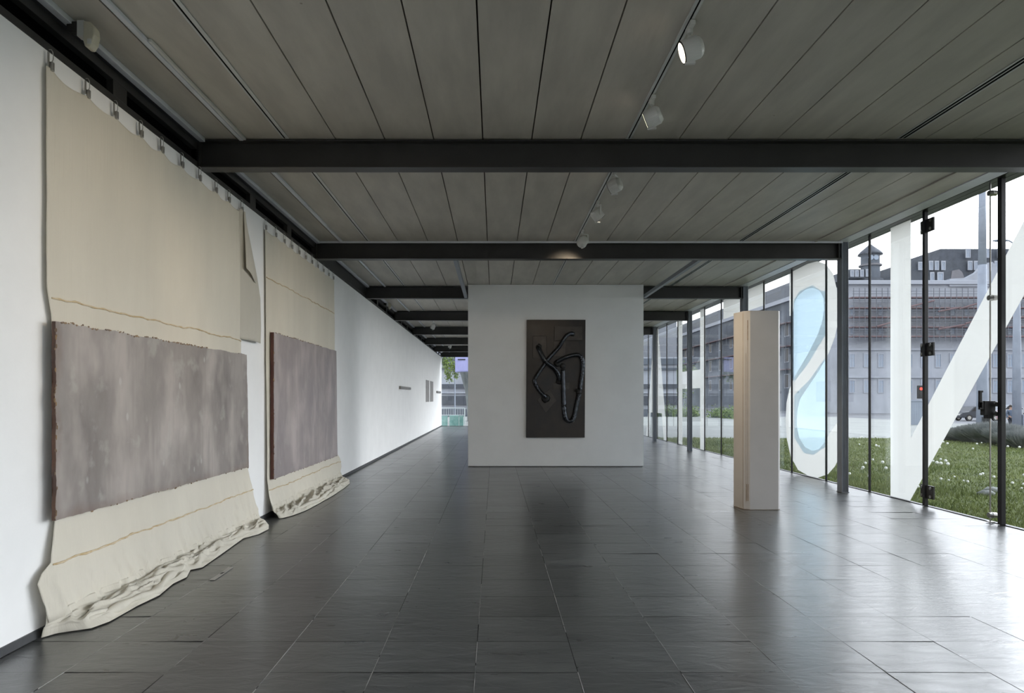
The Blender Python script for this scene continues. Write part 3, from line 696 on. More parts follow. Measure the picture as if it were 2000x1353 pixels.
# ------------------------------------------------------------------ spotlights on the tracks
def spotlight(x, y, aim, watts, label, lit=True, spread=48, zc=3.985, group='spotlights on the right track'):
    e = empty('track_spotlight', (x, y, ZC), label, 'spotlight', group)
    MB().box(x-.018, x+.018, y-.075, y+.06, ZC-.045, ZC-.013).build('adapter', M['white'], e, bevel=.004)
    MB().cyl((x,y,ZC-.075), (x,y,ZC-.04), .02, seg=14).build('swivel', M['white'], e)
    c = Vector((x, y+.0, zc)); d = (Vector(aim)-c).normalized()
    hz = Vector((d.x, d.y, 0)).normalized(); sd = Vector((-hz.y, hz.x, 0))
    # side bracket wrapping behind the lamp
    q = c - sd*.088
    MB().tube([Vector((x,y,ZC-.07)), Vector((q.x,q.y,ZC-.075)), q, q+Vector((0,0,-.02))], .012, 6).build('bracket', M['white'], e)
    MB().box(-.035,.035,-.012,.012,-.1,-.085, Matrix.Translation(c) @ Matrix.Rotation(math.atan2(hz.y,hz.x), 4, 'Z')).build('bracket_foot', M['white'], e)
    b = MB().tube([c-d*.085, c-d*.078, c-d*.055, c+d*.055], [.05, .062, .078, .078], 28)
    b.build('lamp_head', M['white'], e, bevel=.0015)
    rg = MB().tube([c+d*.055, c+d*.060], [.078, .076], 28).build('front_ring', M['black'], e)
    MB().tube([c+d*.0602, c+d*.0615], [.068, .066], 28).build('lens', M['lens'] if lit else M['metal'], e)
    if lit:
        l = bpy.data.lights.new('spot_beam', 'SPOT'); l.energy = watts; l.color = (1,.80,.56); l.spot_size = math.radians(spread); l.spot_blend = .9; l.shadow_soft_size = .04
        lo_ = bpy.data.objects.new('spot_beam', l); COL.objects.link(lo_); lo_.location = c+d*.075; lo_.rotation_euler = d.to_track_quat('-Z', 'Y').to_euler()
        lo_.parent = e; lo_.matrix_parent_inverse = Matrix.Translation(-Vector(e.location))
spotlight(1.36, 4.75, (-2.9, 5.3, 2.5), 130, 'white round spotlight with glowing face, nearest to the camera')
spotlight(1.36, 5.90, (-2.9, 7.6, 2.3), 90, 'white round spotlight with thin lit face, just before the nearest beam')
spotlight(1.36, 7.75, (-2.9, 10.4, 2.3), 100, 'white spotlight just behind the nearest beam', zc=3.97)
spotlight(1.36, 9.02, (3.46, 9.75, 1.6), 300, 'white spotlight in mid bay turned toward the white box', zc=3.98, spread=60)
spotlight(1.36, 10.55, (.2, 15.6, 1.9), 45, 'white spotlight near the second beam aimed at the partition', zc=3.98, spread=60)
spotlight(-2.1, 23.2, (-2.9, 24, 1.9), 0, 'small white spotlight over the far left passage, nearer one', False, group='spotlights on the left track')
spotlight(-2.1, 32.0, (-2.9, 32, 1.9), 0, 'tiny white spotlight over the far left passage, farther one', False, group='spotlights on the left track')

# motion sensors near the left wall
def sensor(x, y, z, label):
    e = empty('motion_sensor', (x, y, z), label, 'sensor')
    MB().box(x-.13, x-.04, y-.02, y+.05, z+.03, z+.10).build('joint', M['steel'], e, bevel=.012)
    MB().box(x-.05, x+.0, y-.03, y+.03, z-.01, z+.10).build('bracket', M['track'], e, bevel=.004)
    prof = [(0,.09),(.045,.085),(.07,.05),(.075,0),(.06,-.06),(.04,-.09),(.01,-.085),(0,-.05)]
    mb = MB(); mb.prism([(x+a, z+b) for a, b in prof], y-.04, y+.04, 'y'); mb.build('housing', M['cream'], e, bevel=.008)
    MB().box(x+.03, x+.058, y-.043, y-.039, z-.07, z-.035).build('lens_window', M['white'], e)
sensor(-2.81, 4.70, 4.05, 'cream wedge-shaped motion sensor by the rail, top left above the nearer cloth')
sensor(-2.86, 18.4, 4.05, 'small white motion sensor above the far left wall')

# ------------------------------------------------------------------ outside: ground
M['turf'] = mat('lawn_soil', (.085,.105,.030), .95, spec=.1, color2=(.055,.070,.024), noise_scale=1.5)
M['blade'] = mat('grass_blades', (.23,.26,.10), .7, spec=.1, color2=(.14,.18,.06), noise_scale=.7)
M['asphalt'] = mat('asphalt', (.13,.135,.15), .85, noise_amt=.2, noise_scale=.3)
M['kerb'] = mat('kerb_stone', (.28,.28,.28), .85, noise_amt=.1)
def gz(x, y): return -.03 - .0*y
MB().box(XG+.06, 60, -25, 27.5, -.6, -.035).build('lawn_ground', M['turf'], label='green lawn strip outside the glass wall', cat='lawn', kind='structure')
MB().box(XG+.06, 30, 27.5, 60, -.6, -.06).build('plaza', M['paving'], label='pale paved plaza beyond the lawn', cat='plaza', kind='structure')
MB().box(-80, 260, -60, 300, -1.0, -.62).build('street', M['asphalt'], label='grey asphalt street and tram road', cat='street', kind='structure')
MB().box(XL-1, XG+.06, Y1+.05, 60, -.6, -.03).build('forecourt', M['paving'], label='paved forecourt beyond the end window', cat='plaza', kind='structure')
for i, (ya, yb, z) in enumerate(((31, 31.4, -.5), (52, 52.4, -.5))):
    MB().box(30.2, 120, ya, yb, -.62, z).build('kerb', M['kerb'], label=f'pale kerb along the street, {"near" if i==0 else "far"} side', cat='kerb', bevel=.02, group='street kerbs')
def grass():
    rnd = random.Random(5); vs_ = []; fs_ = []
    for i in range(105000):
        # denser near the glass
        t = rnd.random()**1.6
        Y = 5 + 22.3*rnd.random(); X = XG+.1 + t*(1.3*Y-XG+2)
        if X > 42: continue
        h = rnd.uniform(.025,.075)*(1.3 if noise.noise(Vector((X*.6,Y*.6,0))) > .1 else .8); a = rnd.uniform(0, 2*PI); wv = rnd.uniform(.003,.007)*(1+Y/14)
        dx, dy = math.cos(a)*wv, math.sin(a)*wv; lx, ly = rnd.uniform(-.03,.03), rnd.uniform(-.03,.03)
        n = len(vs_); vs_ += [(X-dx,Y-dy,-.036),(X+dx,Y+dy,-.036),(X+lx,Y+ly,-.036+h)]; fs_.append((n,n+1,n+2))
    mb = MB(); mb.v = vs_; mb.f = fs_
    mb.build('grass', M['blade'], fix=False, label='short green grass blades covering the lawn outside the glass', cat='grass', kind='stuff')
grass()
# dandelion clocks
M['clock'] = mat('seed_head', (.80,.80,.78), .9); M['stalk'] = mat('stalk_green', (.10,.15,.05), .8)
def dandelion():
    e = empty('dandelion', (0,0,-.035), 'white round dandelion seed head standing in the lawn grass', 'flower', 'dandelions in the lawn')
    MB().tube([(0,0,-.035),(.008,0,.04),(.0,.004,.10)], .0035, 5).build('stem', M['stalk'], e)
    MB().ball((0,.004,.115), .027, seg=8).build('seed_head', M['clock'], e, smooth=True); return e
d0 = dandelion(); kids = list(d0.children); rnd = random.Random(12); spots = []
while len(spots) < 130:
    Y = rnd.uniform(9, 26.8); X = rnd.uniform(XG+.4, min(1.02*Y, 27))
    if noise.noise(Vector((X*.35, Y*.35, 3))) > -.05 and X/Y > .48: spots.append((X, Y))
for i, (X, Y) in enumerate(spots):
    s = rnd.uniform(.6, 1.0)*(1 if Y < 14 else 1.4)
    if i == 0: r = d0
    else:
        r = d0.copy(); COL.objects.link(r)
        for ch in kids:
            q = ch.copy(); COL.objects.link(q); q.parent = r
    r.location = (X, Y, -.036); r.scale = (s,s,s)
# lavender clumps
M['lavender'] = mat('lavender_foliage', (.30,.31,.30), .9, color2=(.20,.22,.22), noise_scale=3)
def bush(name, X, Y, z0, r, hgt, m, label, cat, group, n=3600, seed=1):
    rnd = random.Random(seed); e = empty(name, (X,Y,z0), label, cat, group); mb = MB()
    for i in range(n):
        a = rnd.uniform(0, 2*PI); b = rnd.random()**.6*r*.62; tx = math.cos(a)*b; ty = math.sin(a)*b
        hh = hgt*rnd.uniform(.6,1)*(1-.45*(b/r)); ex = tx*1.45+rnd.uniform(-.08,.08); ey = ty*1.45+rnd.uniform(-.08,.08); wv = .012*(hgt/.5)
        mb.add([(X+tx*.5-wv,Y+ty*.5,z0),(X+tx*.5+wv,Y+ty*.5,z0),(X+ex,Y+ey,z0+hh),(X+ex*.9,Y+ey*.9+wv,z0+hh*.8)], [(0,1,2),(0,3,2)])
    mb.build('foliage', m, e, fix=False)
for i, (px, Y, r, hh) in enumerate(((1850,26.5,.9,.45),(1876,26,.9,.55),(1902,25,1.0,.7),(1926,24.5,1.0,.85),(1952,24,1.0,.9),(1980,23,1.0,.8),(2003,22,1.0,.7))):
    bush('lavender_bush', (px-966)*Y/F, Y, -.036, r, hh, M['lavender'], f'grey green lavender clump at the lawn edge, {ordw(i)} from the left', 'bush', 'lavender clumps', seed=i)
# grey stones in the lawn
for i, (px, py, r) in enumerate(((1926,967,.09),(1938,962,.11),(1948,960,.08))):
    Y = 2079.5*1.02/(py-778); X = (px-966)*Y/F
    MB().ball((X,Y,-.0), r, 1.4, 1, .6, 14, .35).build('lawn_stone', mat('stone', (.19,.20,.19), .9, noise_amt=.2, noise_scale=12), smooth=True, label=f'grey rock lying in the grass outside the door, {["left","middle","right"][i]} of three', cat='stone', group='rocks in the lawn')

# ------------------------------------------------------------------ outside: street furniture
M['mast'] = mat('concrete_mast', (.27,.30,.36), .8, noise_amt=.1, noise_scale=1.5)
M['graffiti'] = mat('graffiti_black', (.03,.03,.03), .7)
Ym = 36.0; Xm = (1918.5-966)*Ym/F
e = empty('catenary_mast', (Xm,Ym,-.6), 'thick tapering grey concrete mast rising beyond the glass door', 'mast')
MB().tube([(Xm,Ym,-.6),(Xm,Ym,3),(Xm,Ym,8.6)], [.28,.25,.205], 20).build('lower_shaft', M['mast'], e, smooth=True)
MB().tube([(Xm,Ym,8.6),(Xm,Ym,14)], [.19,.15], 20).build('upper_shaft', M['mast'], e, smooth=True)
mb = MB()
for i in range(7): mb.box(Xm-.22+.05*i, Xm-.20+.06*i, Ym-.30, Ym-.27, .1+.05*(i%3), .6-.04*(i%2))
mb.build('graffiti_mark', M['graffiti'], e)
Yp = 43.0; Xp = (1986-966)*Yp/F
e = empty('street_lamp', (Xp,Yp,-.6), 'pale grey street lamp pole at the right edge with a flat lamp head', 'street lamp')
MB().tube([(Xp,Yp,-.6),(Xp,Yp,5),(Xp,Yp,11.3)], [.26,.22,.14], 16).build('pole', M['mast'], e, smooth=True)
MB().tube([(Xp,Yp,11.2),(Xp-.5,Yp,11.5),(Xp-.9,Yp,11.55)], .05, 8).build('arm', M['mast'], e)
MB().ball((Xp-1.0,Yp,11.5), .5, 1.1, .4, .16, 16).build('lamp_head', M['mast'], e, smooth=True)
MB().box(Xp+.2, Xp+.6, Yp-.3, Yp+.0, -.6, .55).build('control_box', M['mast'], e, bevel=.03)
# traffic light
M['redlight'] = mat('red_signal', (.8,.05,.03), .4, emit=(1,.06,.04), emit_s=1.6)
Yt = 44; Xt = (1797-966)*Yt/F
e = empty('traffic_light', (Xt,Yt,-.6), 'traffic light showing red seen between the mullion and the letter N', 'traffic light')
MB().cyl((Xt+.18,Yt,-.6),(Xt+.18,Yt,2.6), .05, seg=10).build('pole', M['mast'], e)
hd = MB().box(Xt-.14, Xt+.14, Yt-.1, Yt+.12, 1.55, 2.4).build('signal_head', M['black'], e, bevel=.02)
MB().cyl((Xt,Yt-.13,2.18),(Xt,Yt-.1,2.18), .09, seg=16).build('red_lamp', M['redlight'], hd)
for z in (1.97,1.76): MB().cyl((Xt,Yt-.12,z),(Xt,Yt-.1,z), .08, seg=16).build('dark_lamp', M['graffiti'], hd)
# utility box / site fence
M['kiosk'] = mat('pale_cabinet', (.27,.31,.37), .6, noise_amt=.06, noise_scale=2)
Yk = 42; Xk = (1777-966)*Yk/F
e = empty('utility_cabinet', (Xk,Yk,-.6), 'pale blue grey utility cabinet on the pavement below the traffic light', 'cabinet')
MB().box(Xk, Xk+1.1, Yk, Yk+.6, -.6, 1.38).build('cabinet_body', M['kiosk'], e, bevel=.02)
MB().box(Xk-.04, Xk+1.14, Yk-.04, Yk+.64, 1.38, 1.46).build('lid', M['mast'], e)
mb = MB()
for i in range(1,8): mb.box(Xk+i*.137-.006, Xk+i*.137+.006, Yk-.006, Yk, -.5, 1.3)
for i in range(1,9): mb.box(Xk+.02, Xk+1.08, Yk-.006, Yk, -.55+i*.22, -.538+i*.22)
mb.build('grille', M['mast'], e)
# car
def car(X, Y, z, label, col, L=4.2):
    e = empty('car', (X,Y,z), label, 'car')
    body = [(0,.32),(.03,.62),(.25,.82),(.9,.92),(1.35,1.38),(2.6,1.44),(3.3,1.02),(4.1,.9),(4.2,.5),(4.15,.30)]
    MB().prism([(X+a, z+b) for a, b in body], Y, Y+1.7, 'y').build('body', col, e, bevel=.06)
    MB().prism([(X+1.05, z+.95),(X+1.42,z+1.31),(X+2.05,z+1.36),(X+2.05,z+.95)], Y-.006, Y, 'y').build('side_window', M['black'], e)
    MB().prism([(X+2.12, z+.95),(X+2.12,z+1.36),(X+2.6,z+1.36),(X+3.15,z+.98)], Y-.006, Y, 'y').build('side_window', M['black'], e)
    for xx in (.85, 3.4):
        for yy in (Y-.02, Y+1.52):
            wl = MB().cyl((X+xx,yy,z+.31),(X+xx,yy+.2,z+.31), .31, seg=20).build('wheel', M['black'], e)
            MB().cyl((X+xx,yy-.006,z+.31),(X+xx,yy,z+.31), .18, seg=14).build('hub', M['metal'], wl)
    MB().box(X-.01, X+.04, Y+.1, Y+.4, z+.55, z+.68).build('headlight', M['white'], e)
carb = mat('dark_car_paint', (.03,.035,.045), .25, spec=.6); carw = mat('pale_van_paint', (.35,.37,.40), .3)
car((1876-966)*66/F, 66, -.62, 'dark car on the street between the letter N and the concrete mast', carb)
car((1945-966)*78/F, 78, -.62, 'pale car on the far street lane behind the mast', carw)
# pedestrians
M['skin'] = mat('skin', (.42,.27,.20), .6); M['pinktop'] = mat('pink_jacket', (.45,.30,.34), .8, noise_amt=.1, noise_scale=9)
M['darkcl'] = mat('dark_clothes', (.03,.032,.04), .85, noise_amt=.2, noise_scale=8); M['bluecl'] = mat('blue_grey_jacket', (.10,.13,.18), .85, noise_amt=.1, noise_scale=8)
M['hair'] = mat('dark_hair', (.04,.03,.02), .7)
def person(X, Y, z, label, top, trousers, face=0):
    e = empty('person', (X,Y,z), label, 'person')
    def skin(name, V, E, Rr, m, root=0):
        me = bpy.data.meshes.new(name); me.from_pydata([(X+a, Y+b, z+c) for a,b,c in V], E, []); o = bpy.data.objects.new(name, me); COL.objects.link(o)
        o.parent = e; o.matrix_parent_inverse = Matrix.Translation(-Vector(e.location))
        sk = o.modifiers.new('skin', 'SKIN'); me.skin_vertices.new() if not me.skin_vertices else None
        for i, r in enumerate(Rr): me.skin_vertices[0].data[i].radius = (r, r*.85)
        me.skin_vertices[0].data[root].use_root = True
        ss = o.modifiers.new('sub', 'SUBSURF'); ss.levels = 1; ss.render_levels = 2; me.materials.append(m); return o
    # body: pelvis, spine, neck, head, arms, legs (mid-stride)
    V = [(0,0,.92),(0,0,1.12),(0,0,1.36),(0,0,1.47),(0,-.01,1.60),(0,-.01,1.70),
         (-.19,0,1.38),(-.25,.04,1.12),(-.24,-.06,.90),(-.24,-.09,.82),(.19,0,1.38),(.25,-.02,1.12),(.24,.08,.90),(.24,.11,.82),
         (-.10,0,.86),(-.11,-.10,.48),(-.11,-.04,.09),(-.11,-.16,.04),(.10,0,.86),(.11,.06,.48),(.11,.20,.10),(.11,.10,.04)]
    E = [(0,1),(1,2),(2,3),(3,4),(4,5),(2,6),(6,7),(7,8),(8,9),(2,10),(10,11),(11,12),(12,13),(0,14),(14,15),(15,16),(16,17),(0,18),(18,19),(19,20),(20,21)]
    Rr = [.13,.125,.15,.055,.09,.07,.065,.045,.034,.035,.065,.045,.034,.035,.09,.06,.042,.04,.09,.06,.042,.04]
    skin('body', V, E, Rr, M['skin'])
    Vj = V[0:3]+V[6:9]+V[10:13]+[(0,0,1.43)]
    skin('jacket', Vj, [(0,1),(1,2),(2,3),(3,4),(4,5),(2,6),(6,7),(7,8),(2,9)], [.155,.145,.165,.08,.06,.05,.08,.06,.05,.075], top)
    skin('trousers', [V[0]]+V[14:17]+V[18:21], [(0,1),(1,2),(2,3),(0,4),(4,5),(5,6)], [.145,.105,.075,.06,.105,.075,.06], trousers)
    MB().ball((X,Y+.02,z+1.66), .108, .95, 1, 1.0, 12).build('hair', M['hair'], e, smooth=True)
person((1954-966)*44/F, 44, -.62, 'pedestrian in a pink top and dark trousers walking behind the door lock', M['pinktop'], M['darkcl'])
person((1974-966)*45/F, 45, -.62, 'pedestrian in dark clothes walking just right of the thick mullion', M['bluecl'], M['darkcl'])

# ------------------------------------------------------------------ outside: buildings
M['stone'] = mat('pale_stone_facade', (.35,.37,.415), .9, noise_amt=.12, noise_scale=.4, bump=.3, bump_scale=1.5)
M['stone2'] = mat('rose_stone_facade', (.19,.185,.20), .9, noise_amt=.12, noise_scale=.4)
M['stone3'] = mat('blue_grey_facade', (.11,.125,.15), .9, noise_amt=.25, noise_scale=.3, stretch=(1,.4,1))
M['slate_roof'] = mat('dark_mansard_roof', (.060,.068,.085), .7, noise_amt=.2, noise_scale=1.2, bump=.5, bump_scale=3)
M['wpane'] = mat('distant_window_pane', (.26,.32,.41), .3, spec=.8)
M['wframe'] = mat('window_surround', (.36,.38,.43), .8)
M['deck'] = mat('scaffold_deck', (.17,.115,.12), .8, noise_amt=.2, noise_scale=2)
M['pole'] = mat('scaffold_tube', (.13,.14,.165), .5)
YA = 100.0; u = YA/F
zA = lambda py: H+(778-py)*u
xA = lambda px: (px-966)*u
A_ = empty('corner_building', (xA(1655), YA, -.62), 'long pale stone building with dark mansard roofs across the street', 'building')
MB().box(xA(1652), xA(2180), YA, YA+16, -.62, zA(556)).build('facade_wall', M['stone'], A_)
MB().box(xA(1650), xA(2180), YA-.5, YA+.3, zA(556), zA(548)).build('cornice', M['wframe'], A_, bevel=.05)
MB().box(xA(1652), xA(2180), YA-.25, YA, zA(684), zA(680)).build('string_course', M['wframe'], A_)
MB().box(xA(1652), xA(2180), YA-.25, YA, zA(738), zA(735)).build('string_course', M['wframe'], A_)
def win(px, y0, y1, wpx, parent, Yf=YA, mul=True):
    s = Yf/F; x = (px-966)*s; hw = wpx*s/2; a = H+(778-y1)*s; b = H+(778-y0)*s
    f = MB().box(x-hw-.12, x+hw+.12, Yf-.12, Yf-.004, a-.12, a).box(x-hw-.12, x+hw+.12, Yf-.12, Yf-.004, b, b+.2).box(x-hw-.12, x-hw, Yf-.12, Yf-.004, a, b).box(x+hw, x+hw+.12, Yf-.12, Yf-.004, a, b)
    if mul: f.box(x-.04, x+.04, Yf-.08, Yf-.05, a, b).box(x-hw, x+hw, Yf-.08, Yf-.05, (a+2*b)/3-.03, (a+2*b)/3+.03)
    f = f.build('window', M['wframe'], parent)
    MB().box(x-hw, x+hw, Yf-.05, Yf-.004, a, b).build('pane', M['wpane'], f)
for px in range(1664, 2100, 28):
    win(px, 692, 716, 9, A_); win(px, 743, 766, 9, A_); win(px, 636, 652, 8, A_, mul=False); win(px, 596, 615, 8, A_, mul=False)
# mansards
def mansard(px0, px1, pyb, pyt, Yf, name='mansard_roof', inset=8, rows=()):
    s = Yf/F; X0, X1 = (px0-966)*s, (px1-966)*s; zb, zt = H+(778-pyb)*s, H+(778-pyt)*s; ins = inset*s
    mb = MB(); mb.add([(X0,Yf,zb),(X1,Yf,zb),(X1,Yf+12,zb),(X0,Yf+12,zb),(X0+ins,Yf+ins*.6,zt),(X1-ins,Yf+ins*.6,zt),(X1-ins,Yf+11,zt),(X0+ins,Yf+11,zt)],
       [(0,1,5,4),(1,2,6,5),(2,3,7,6),(3,0,4,7),(4,5,6,7),(3,2,1,0)])
    mb.build(name, M['slate_roof'], A_)
    for (px, y0, y1, wp) in rows: win(px, y0, y1, wp, A_, Yf=Yf)
mansard(1777, 1868, 566, 507, YA+.6, rows=[(1818,512,526,5),(1829,512,526,5),(1842,512,526,5),(1820,534,550,5),(1836,534,552,9),(1797,514,526,5)])
mansard(1828, 2080, 556, 484, YA+3, inset=14, rows=[(1890,488,502,6),(1930,488,502,6),(1952,488,502,6),(1894,512,526,6),(1906,512,526,6),(1946,512,526,6),(1975,490,503,6)])
mansard(1656, 1712, 543, 525, YA+3, inset=5, rows=[(1664,530,539,4),(1673,530,539,4),(1683,529,539,4),(1694,528,539,4)])
MB().box(xA(1822), xA(1832), YA+8, YA+10, zA(550), zA(494)*1.0).build('chimney', M['stone2'], A_)
# gable with shield between the roofs
mb = MB(); mb.prism([(xA(1852),zA(560)),(xA(1852),zA(545)),(xA(1884),zA(543)),(xA(1905),zA(532)),(xA(1920),zA(515)),(xA(1936),zA(512)),(xA(1950),zA(530)),(xA(1975),zA(545)),(xA(1975),zA(560))], YA-.3, YA+.5, 'y'); mb.build('gable', M['stone'], A_)
MB().prism([(xA(1863),zA(545)),(xA(1866),zA(527)),(xA(1880),zA(524)),(xA(1886),zA(530)),(xA(1892),zA(545))], YA+.7, YA+1.5, 'y').build('attic_block', M['stone2'], A_)
# corner tower with dome
T = A_
tx, ty = xA(1729), YA+4
MB().tube([(tx,ty,zA(552)),(tx,ty,zA(536))], [2.2,1.7], 20).build('tower_base', M['slate_roof'], T)
MB().tube([(tx,ty,zA(536)),(tx,ty,zA(487))], [1.35,1.3], 20).build('drum', M['stone3'], T)
MB().tube([(tx,ty,zA(510)),(tx,ty,zA(507))], [1.6,1.6], 20).build('ledge', M['stone2'], T)
MB().tube([(tx,ty,zA(487)),(tx,ty,zA(484)),(tx,ty,zA(480)),(tx,ty,zA(472)),(tx,ty,zA(465))], [1.75,1.65,1.4,.7,.12], 20).build('dome', M['slate_roof'], T, smooth=True)
for dx in (-.62, .15): MB().cyl((tx+dx,ty-1.38,zA(495)),(tx+dx,ty-1.2,zA(495)), .38, seg=16).build('round_window', M['wpane'], T)
# scaffold across the facade
SC = empty('scaffolding', (xA(1655), YA-1.2, zA(668)), 'metal scaffolding with brown decks hung across the pale stone facade', 'scaffolding')
for py in (583, 603, 621, 640, 658): MB().box(xA(1654), xA(2100), YA-1.6, YA-.5, zA(py+1.6), zA(py-.6)).build('deck', M['deck'], SC)
for i, px in enumerate(range(1656, 2000, 11)):
    MB().cyl((xA(px),YA-1.6,zA(668)),(xA(px),YA-1.6,zA(566)), .05, seg=6).build('upright', M['pole'], SC)
for py in (572,577,589,594,609,614,628,632,646,650): MB().cyl((xA(1654),YA-1.62,zA(py)),(xA(2100),YA-1.62,zA(py)), .035, seg=6).build('guard_rail', M['pole'], SC)
for (a, b, c, d) in ((1818,611,1860,603),(1858,606,1912,590),(1818,645,1870,636),(1870,634,1905,626),(1700,640,1760,622),(1755,604,1810,590)):
    MB().cyl((xA(a),YA-1.7,zA(b)),(xA(c),YA-1.7,zA(d)), .13, seg=6).build('stair', M['deck'], SC)
# building receding along the street
B_ = empty('street_building', (51, 118, -.62), 'long dark blue grey terrace of buildings receding along the far street side', 'building')
MB().box(51, 66, 116.5, 250, -.62, 19).build('facade_wall', M['stone3'], B_)
MB().add([(51,116.5,19),(51,250,19),(66,250,19),(66,116.5,19),(53.5,117,22.6),(53.5,249,22.6),(64,249,22.6),(64,117,22.6)], [(0,1,5,4),(1,2,6,5),(2,3,7,6),(3,0,4,7),(4,5,6,7)]).build('mansard_roof', M['slate_roof'], B_)
MB().box(50.6, 51, 116.5, 250, 18.4, 19.1).build('cornice', M['wframe'], B_)
for y in range(119, 244, 7):
    for z in (3.5, 8, 12.5):
        f = MB().box(50.9, 51, y-.9, y+.9, z-.15, z+2.35).build('window', M['wframe'], B_); MB().box(50.86, 50.9, y-.7, y+.7, z, z+2.2).build('pane', M['black'], f)
for z in (14.5, 10.5, 6.5): MB().box(49.9, 50.9, 117, 190, z, z+.16).build('scaffold_deck', M['deck'], B_)
for y in range(117, 191, 6): MB().cyl((49.9,y,2),(49.9,y,17.5), .06, seg=6).build('scaffold_upright', M['pole'], B_)
# trees and hedges far off
M['leaf'] = mat('spring_leaves', (.20,.28,.06), .8, color2=(.11,.17,.045), noise_scale=.8)
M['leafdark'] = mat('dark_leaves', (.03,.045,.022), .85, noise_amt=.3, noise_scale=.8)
M['bark'] = mat('bark', (.15,.165,.165), .95, noise_amt=.3, noise_scale=3, stretch=(1,1,.3), bump=.8, bump_scale=7, bump_stretch=(2,2,.5))
def leaves(mb, c, rad, n, size, rnd, drop=0):
    for i in range(n):
        v = Vector((rnd.gauss(0,.45), rnd.gauss(0,.45), rnd.gauss(0,.4)))*rad + Vector(c)
        a = Vector((rnd.uniform(-1,1), rnd.uniform(-1,1), rnd.uniform(-1,1))).normalized()*size; b = a.cross(Vector((rnd.uniform(-1,1),rnd.uniform(-1,1),.4))).normalized()*size*.6
        mb.add([v-a, v+b, v+a, v-b], [(0,1,2,3)])
def tree(X, Y, z0, ht, rad, m, label, seed, trunk=.2):
    rnd = random.Random(seed); e = empty('tree', (X,Y,z0), label, 'tree', 'trees along the far street')
    MB().tube([(X,Y,z0),(X+.1,Y,z0+ht*.4),(X,Y,z0+ht*.75)], [trunk,trunk*.8,trunk*.3], 8).build('trunk', M['bark'], e)
    mb = MB()
    for i in range(9): leaves(mb, (X+rnd.uniform(-.6,.6)*rad, Y+rnd.uniform(-.6,.6)*rad, z0+ht*.62+rnd.uniform(-.3,.4)*ht*.5), rad*.7, 260, .16, rnd)
    mb.build('crown', m, e, fix=False)
for i, (px, Y, ht, rad) in enumerate(((1268,120,9,3.5),(1284,110,8,3),(1302,100,7.5,3),(1322,92,7,2.6))):
    tree((px-966)*Y/F, Y, -.62, ht, rad, M['leafdark'] if i < 3 else M['leaf'], f'leafy tree beyond the far panes, {ordw(i)} from the left', i)
for i, (px, Y) in enumerate(((1290,72),(1308,70),(1330,66),(1352,64),(1400,58),(1425,56),(1450,54),(1475,52))):
    X = (px-966)*Y/F; rnd = random.Random(50+i); e = empty('hedge_bush', (X,Y,-.62), f'bright green low shrub beyond the plaza, {ordw(i)} from the left', 'bush', 'shrubs beyond the plaza')
    mb = MB(); leaves(mb, (X,Y,.1), .8, 900, .09, rnd); mb.v = [(a,b,max(c,-.6)) for a,b,c in mb.v]; mb.build('foliage', M['leaf'], e, fix=False)
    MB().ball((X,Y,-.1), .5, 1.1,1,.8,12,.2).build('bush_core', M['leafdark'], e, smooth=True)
# ------------------------------------------------------------------ view through the end window
Yb = 44.0
e = empty('plane_tree', (-1.75, 48, -.6), 'big leaning tree trunk with leafy twigs beyond the end window', 'tree')
s = 48/F
MB().tube([((935-966)*s,48,-.6),((930-966)*s,48,.9),((925-966)*s,48,2.2),((914-966)*s,48,3.4),((897-966)*s,48,4.6),((885-966)*s,48,6)], [.78,.66,.62,.55,.45,.4], 18).build('trunk', M['bark'], e, smooth=True)
rnd = random.Random(4); mb = MB(); tw = MB()
for (px, py0, py1) in ((868,698,712),(872,702,730),(876,698,736),(879,715,745),(884,700,722),(888,712,730),(892,722,738),(867,704,716),(874,728,742)):
    x = (px-966)*45/F
    tw.tube([(x,45,H+(778-py0+8)*45/F),(x+.05,45,H+(778-py1)*45/F)], .012, 5)
    for q in range(9):
        z = H+(778-(py0+(py1-py0)*q/8))*45/F; leaves(mb, (x+rnd.uniform(-.08,.08),45,z), .16, 9, .07, rnd)
tw.build('twigs', M['bark'], e); mb.build('leaves', M['leaf'], e, fix=False)
M['banner'] = mat('lavender_banner', (.42,.42,.72), .7, noise_amt=.04, noise_scale=2)
s = 43/F; e = empty('hanging_banner', ((905-966)*s, 43, H+(778-727)*s), 'pale lavender banner hanging before the trunk beyond the end window', 'banner')
MB().grid(20, 12, lambda a, b: ((889+28*a-966)*s, 43+.03*math.sin(a*9), H+(778-(697+30*b-1.5*a))*s)).build('banner_sheet', M['banner'], e, smooth=True, solid=.01)
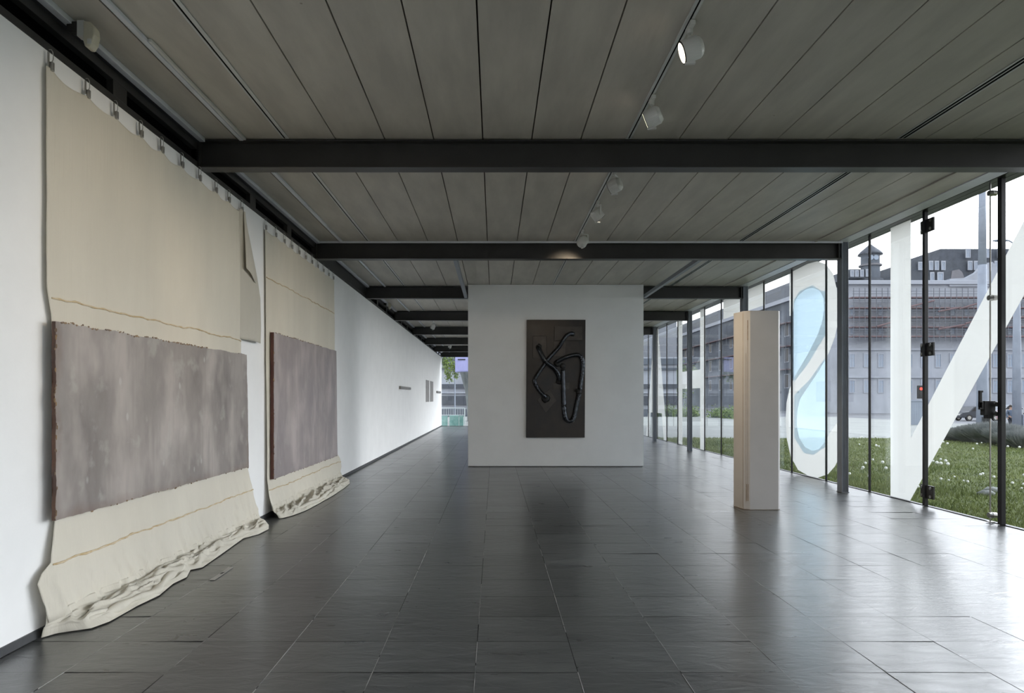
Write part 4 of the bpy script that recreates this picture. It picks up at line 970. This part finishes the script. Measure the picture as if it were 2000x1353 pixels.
MB().cyl(((918-966)*s,43,-.03),((918-966)*s,43,4.5), .04, seg=8).build('banner_post', M['mast'], e)
MB().box((894-966)*s, (909-966)*s, 42.93, 42.96, H+(778-703)*s, H+(778-701)*s).build('banner_stripe', M['graffiti'], e)
# railing
M['railwhite'] = mat('white_painted_rail', (.62,.66,.66), .5)
e = empty('railing', (-2.4, 40.2, -.03), 'white metal railing with thin bars beyond the end window', 'railing'); s = 40.2/F
xa, xb = (858-966)*s, (907.5-966)*s
for z in (1.0, .58): MB().cyl((xa,40.2,z),(xb,40.2,z), .02, seg=8).build('rail', M['railwhite'], e)
for i in range(12):
    x = xa+(xb-xa)*i/11; MB().cyl((x,40.2,.02 if i in (0,11) else .58),(x,40.2,1.0), .03 if i in (0,11) else .008, seg=8).build('baluster', M['railwhite'], e)
M['teal'] = mat('teal_glass_block', (.20,.42,.38), .2, spec=.7, color2=(.34,.58,.54), noise_scale=5)
for i, (p0, p1, py0, py1) in enumerate(((863,874,812,829),(878,896,811,827),(897,905,812,826))):
    s = 39.8/F; MB().box((p0-966)*s, (p1-966)*s, 39.75, 39.9, -.03, H+(778-py0)*s).build('glass_panel', M['teal'], bevel=.01, label=f'teal glass panel standing behind the railing outside, {["left","middle","right"][i]} one', cat='panel', group='teal panels by the railing')
s = 46/F; x = (888.5-966)*s
MB().cyl((x,46,-.6),(x,46,H+(778-728)*s), .045, seg=10).build('sign_post', M['mast'], label='thin grey post standing before the trunk beyond the end window', cat='post')
s = 75/F; e = empty('passage_building', (-6, 75, -.6), 'grey building with dark horizontal bands beyond the end window', 'building')
MB().box(-22, 20, 75, 85, -.6, 16).build('facade_wall', M['stone'], e)
for (a, b, m) in ((750,758,'slate_roof'),(773,790,'slate_roof'),(766,768,'wframe'),(700,712,'stone3'),(718,722,'stone3')):
    MB().box(-22, 20, 74.7, 75, H+(778-b)*s, H+(778-a)*s).build('facade_band', M[m], e)
MB().box(-22, 20, 74.4, 74.7, -.6, .4).build('plinth', M['stone3'], e)
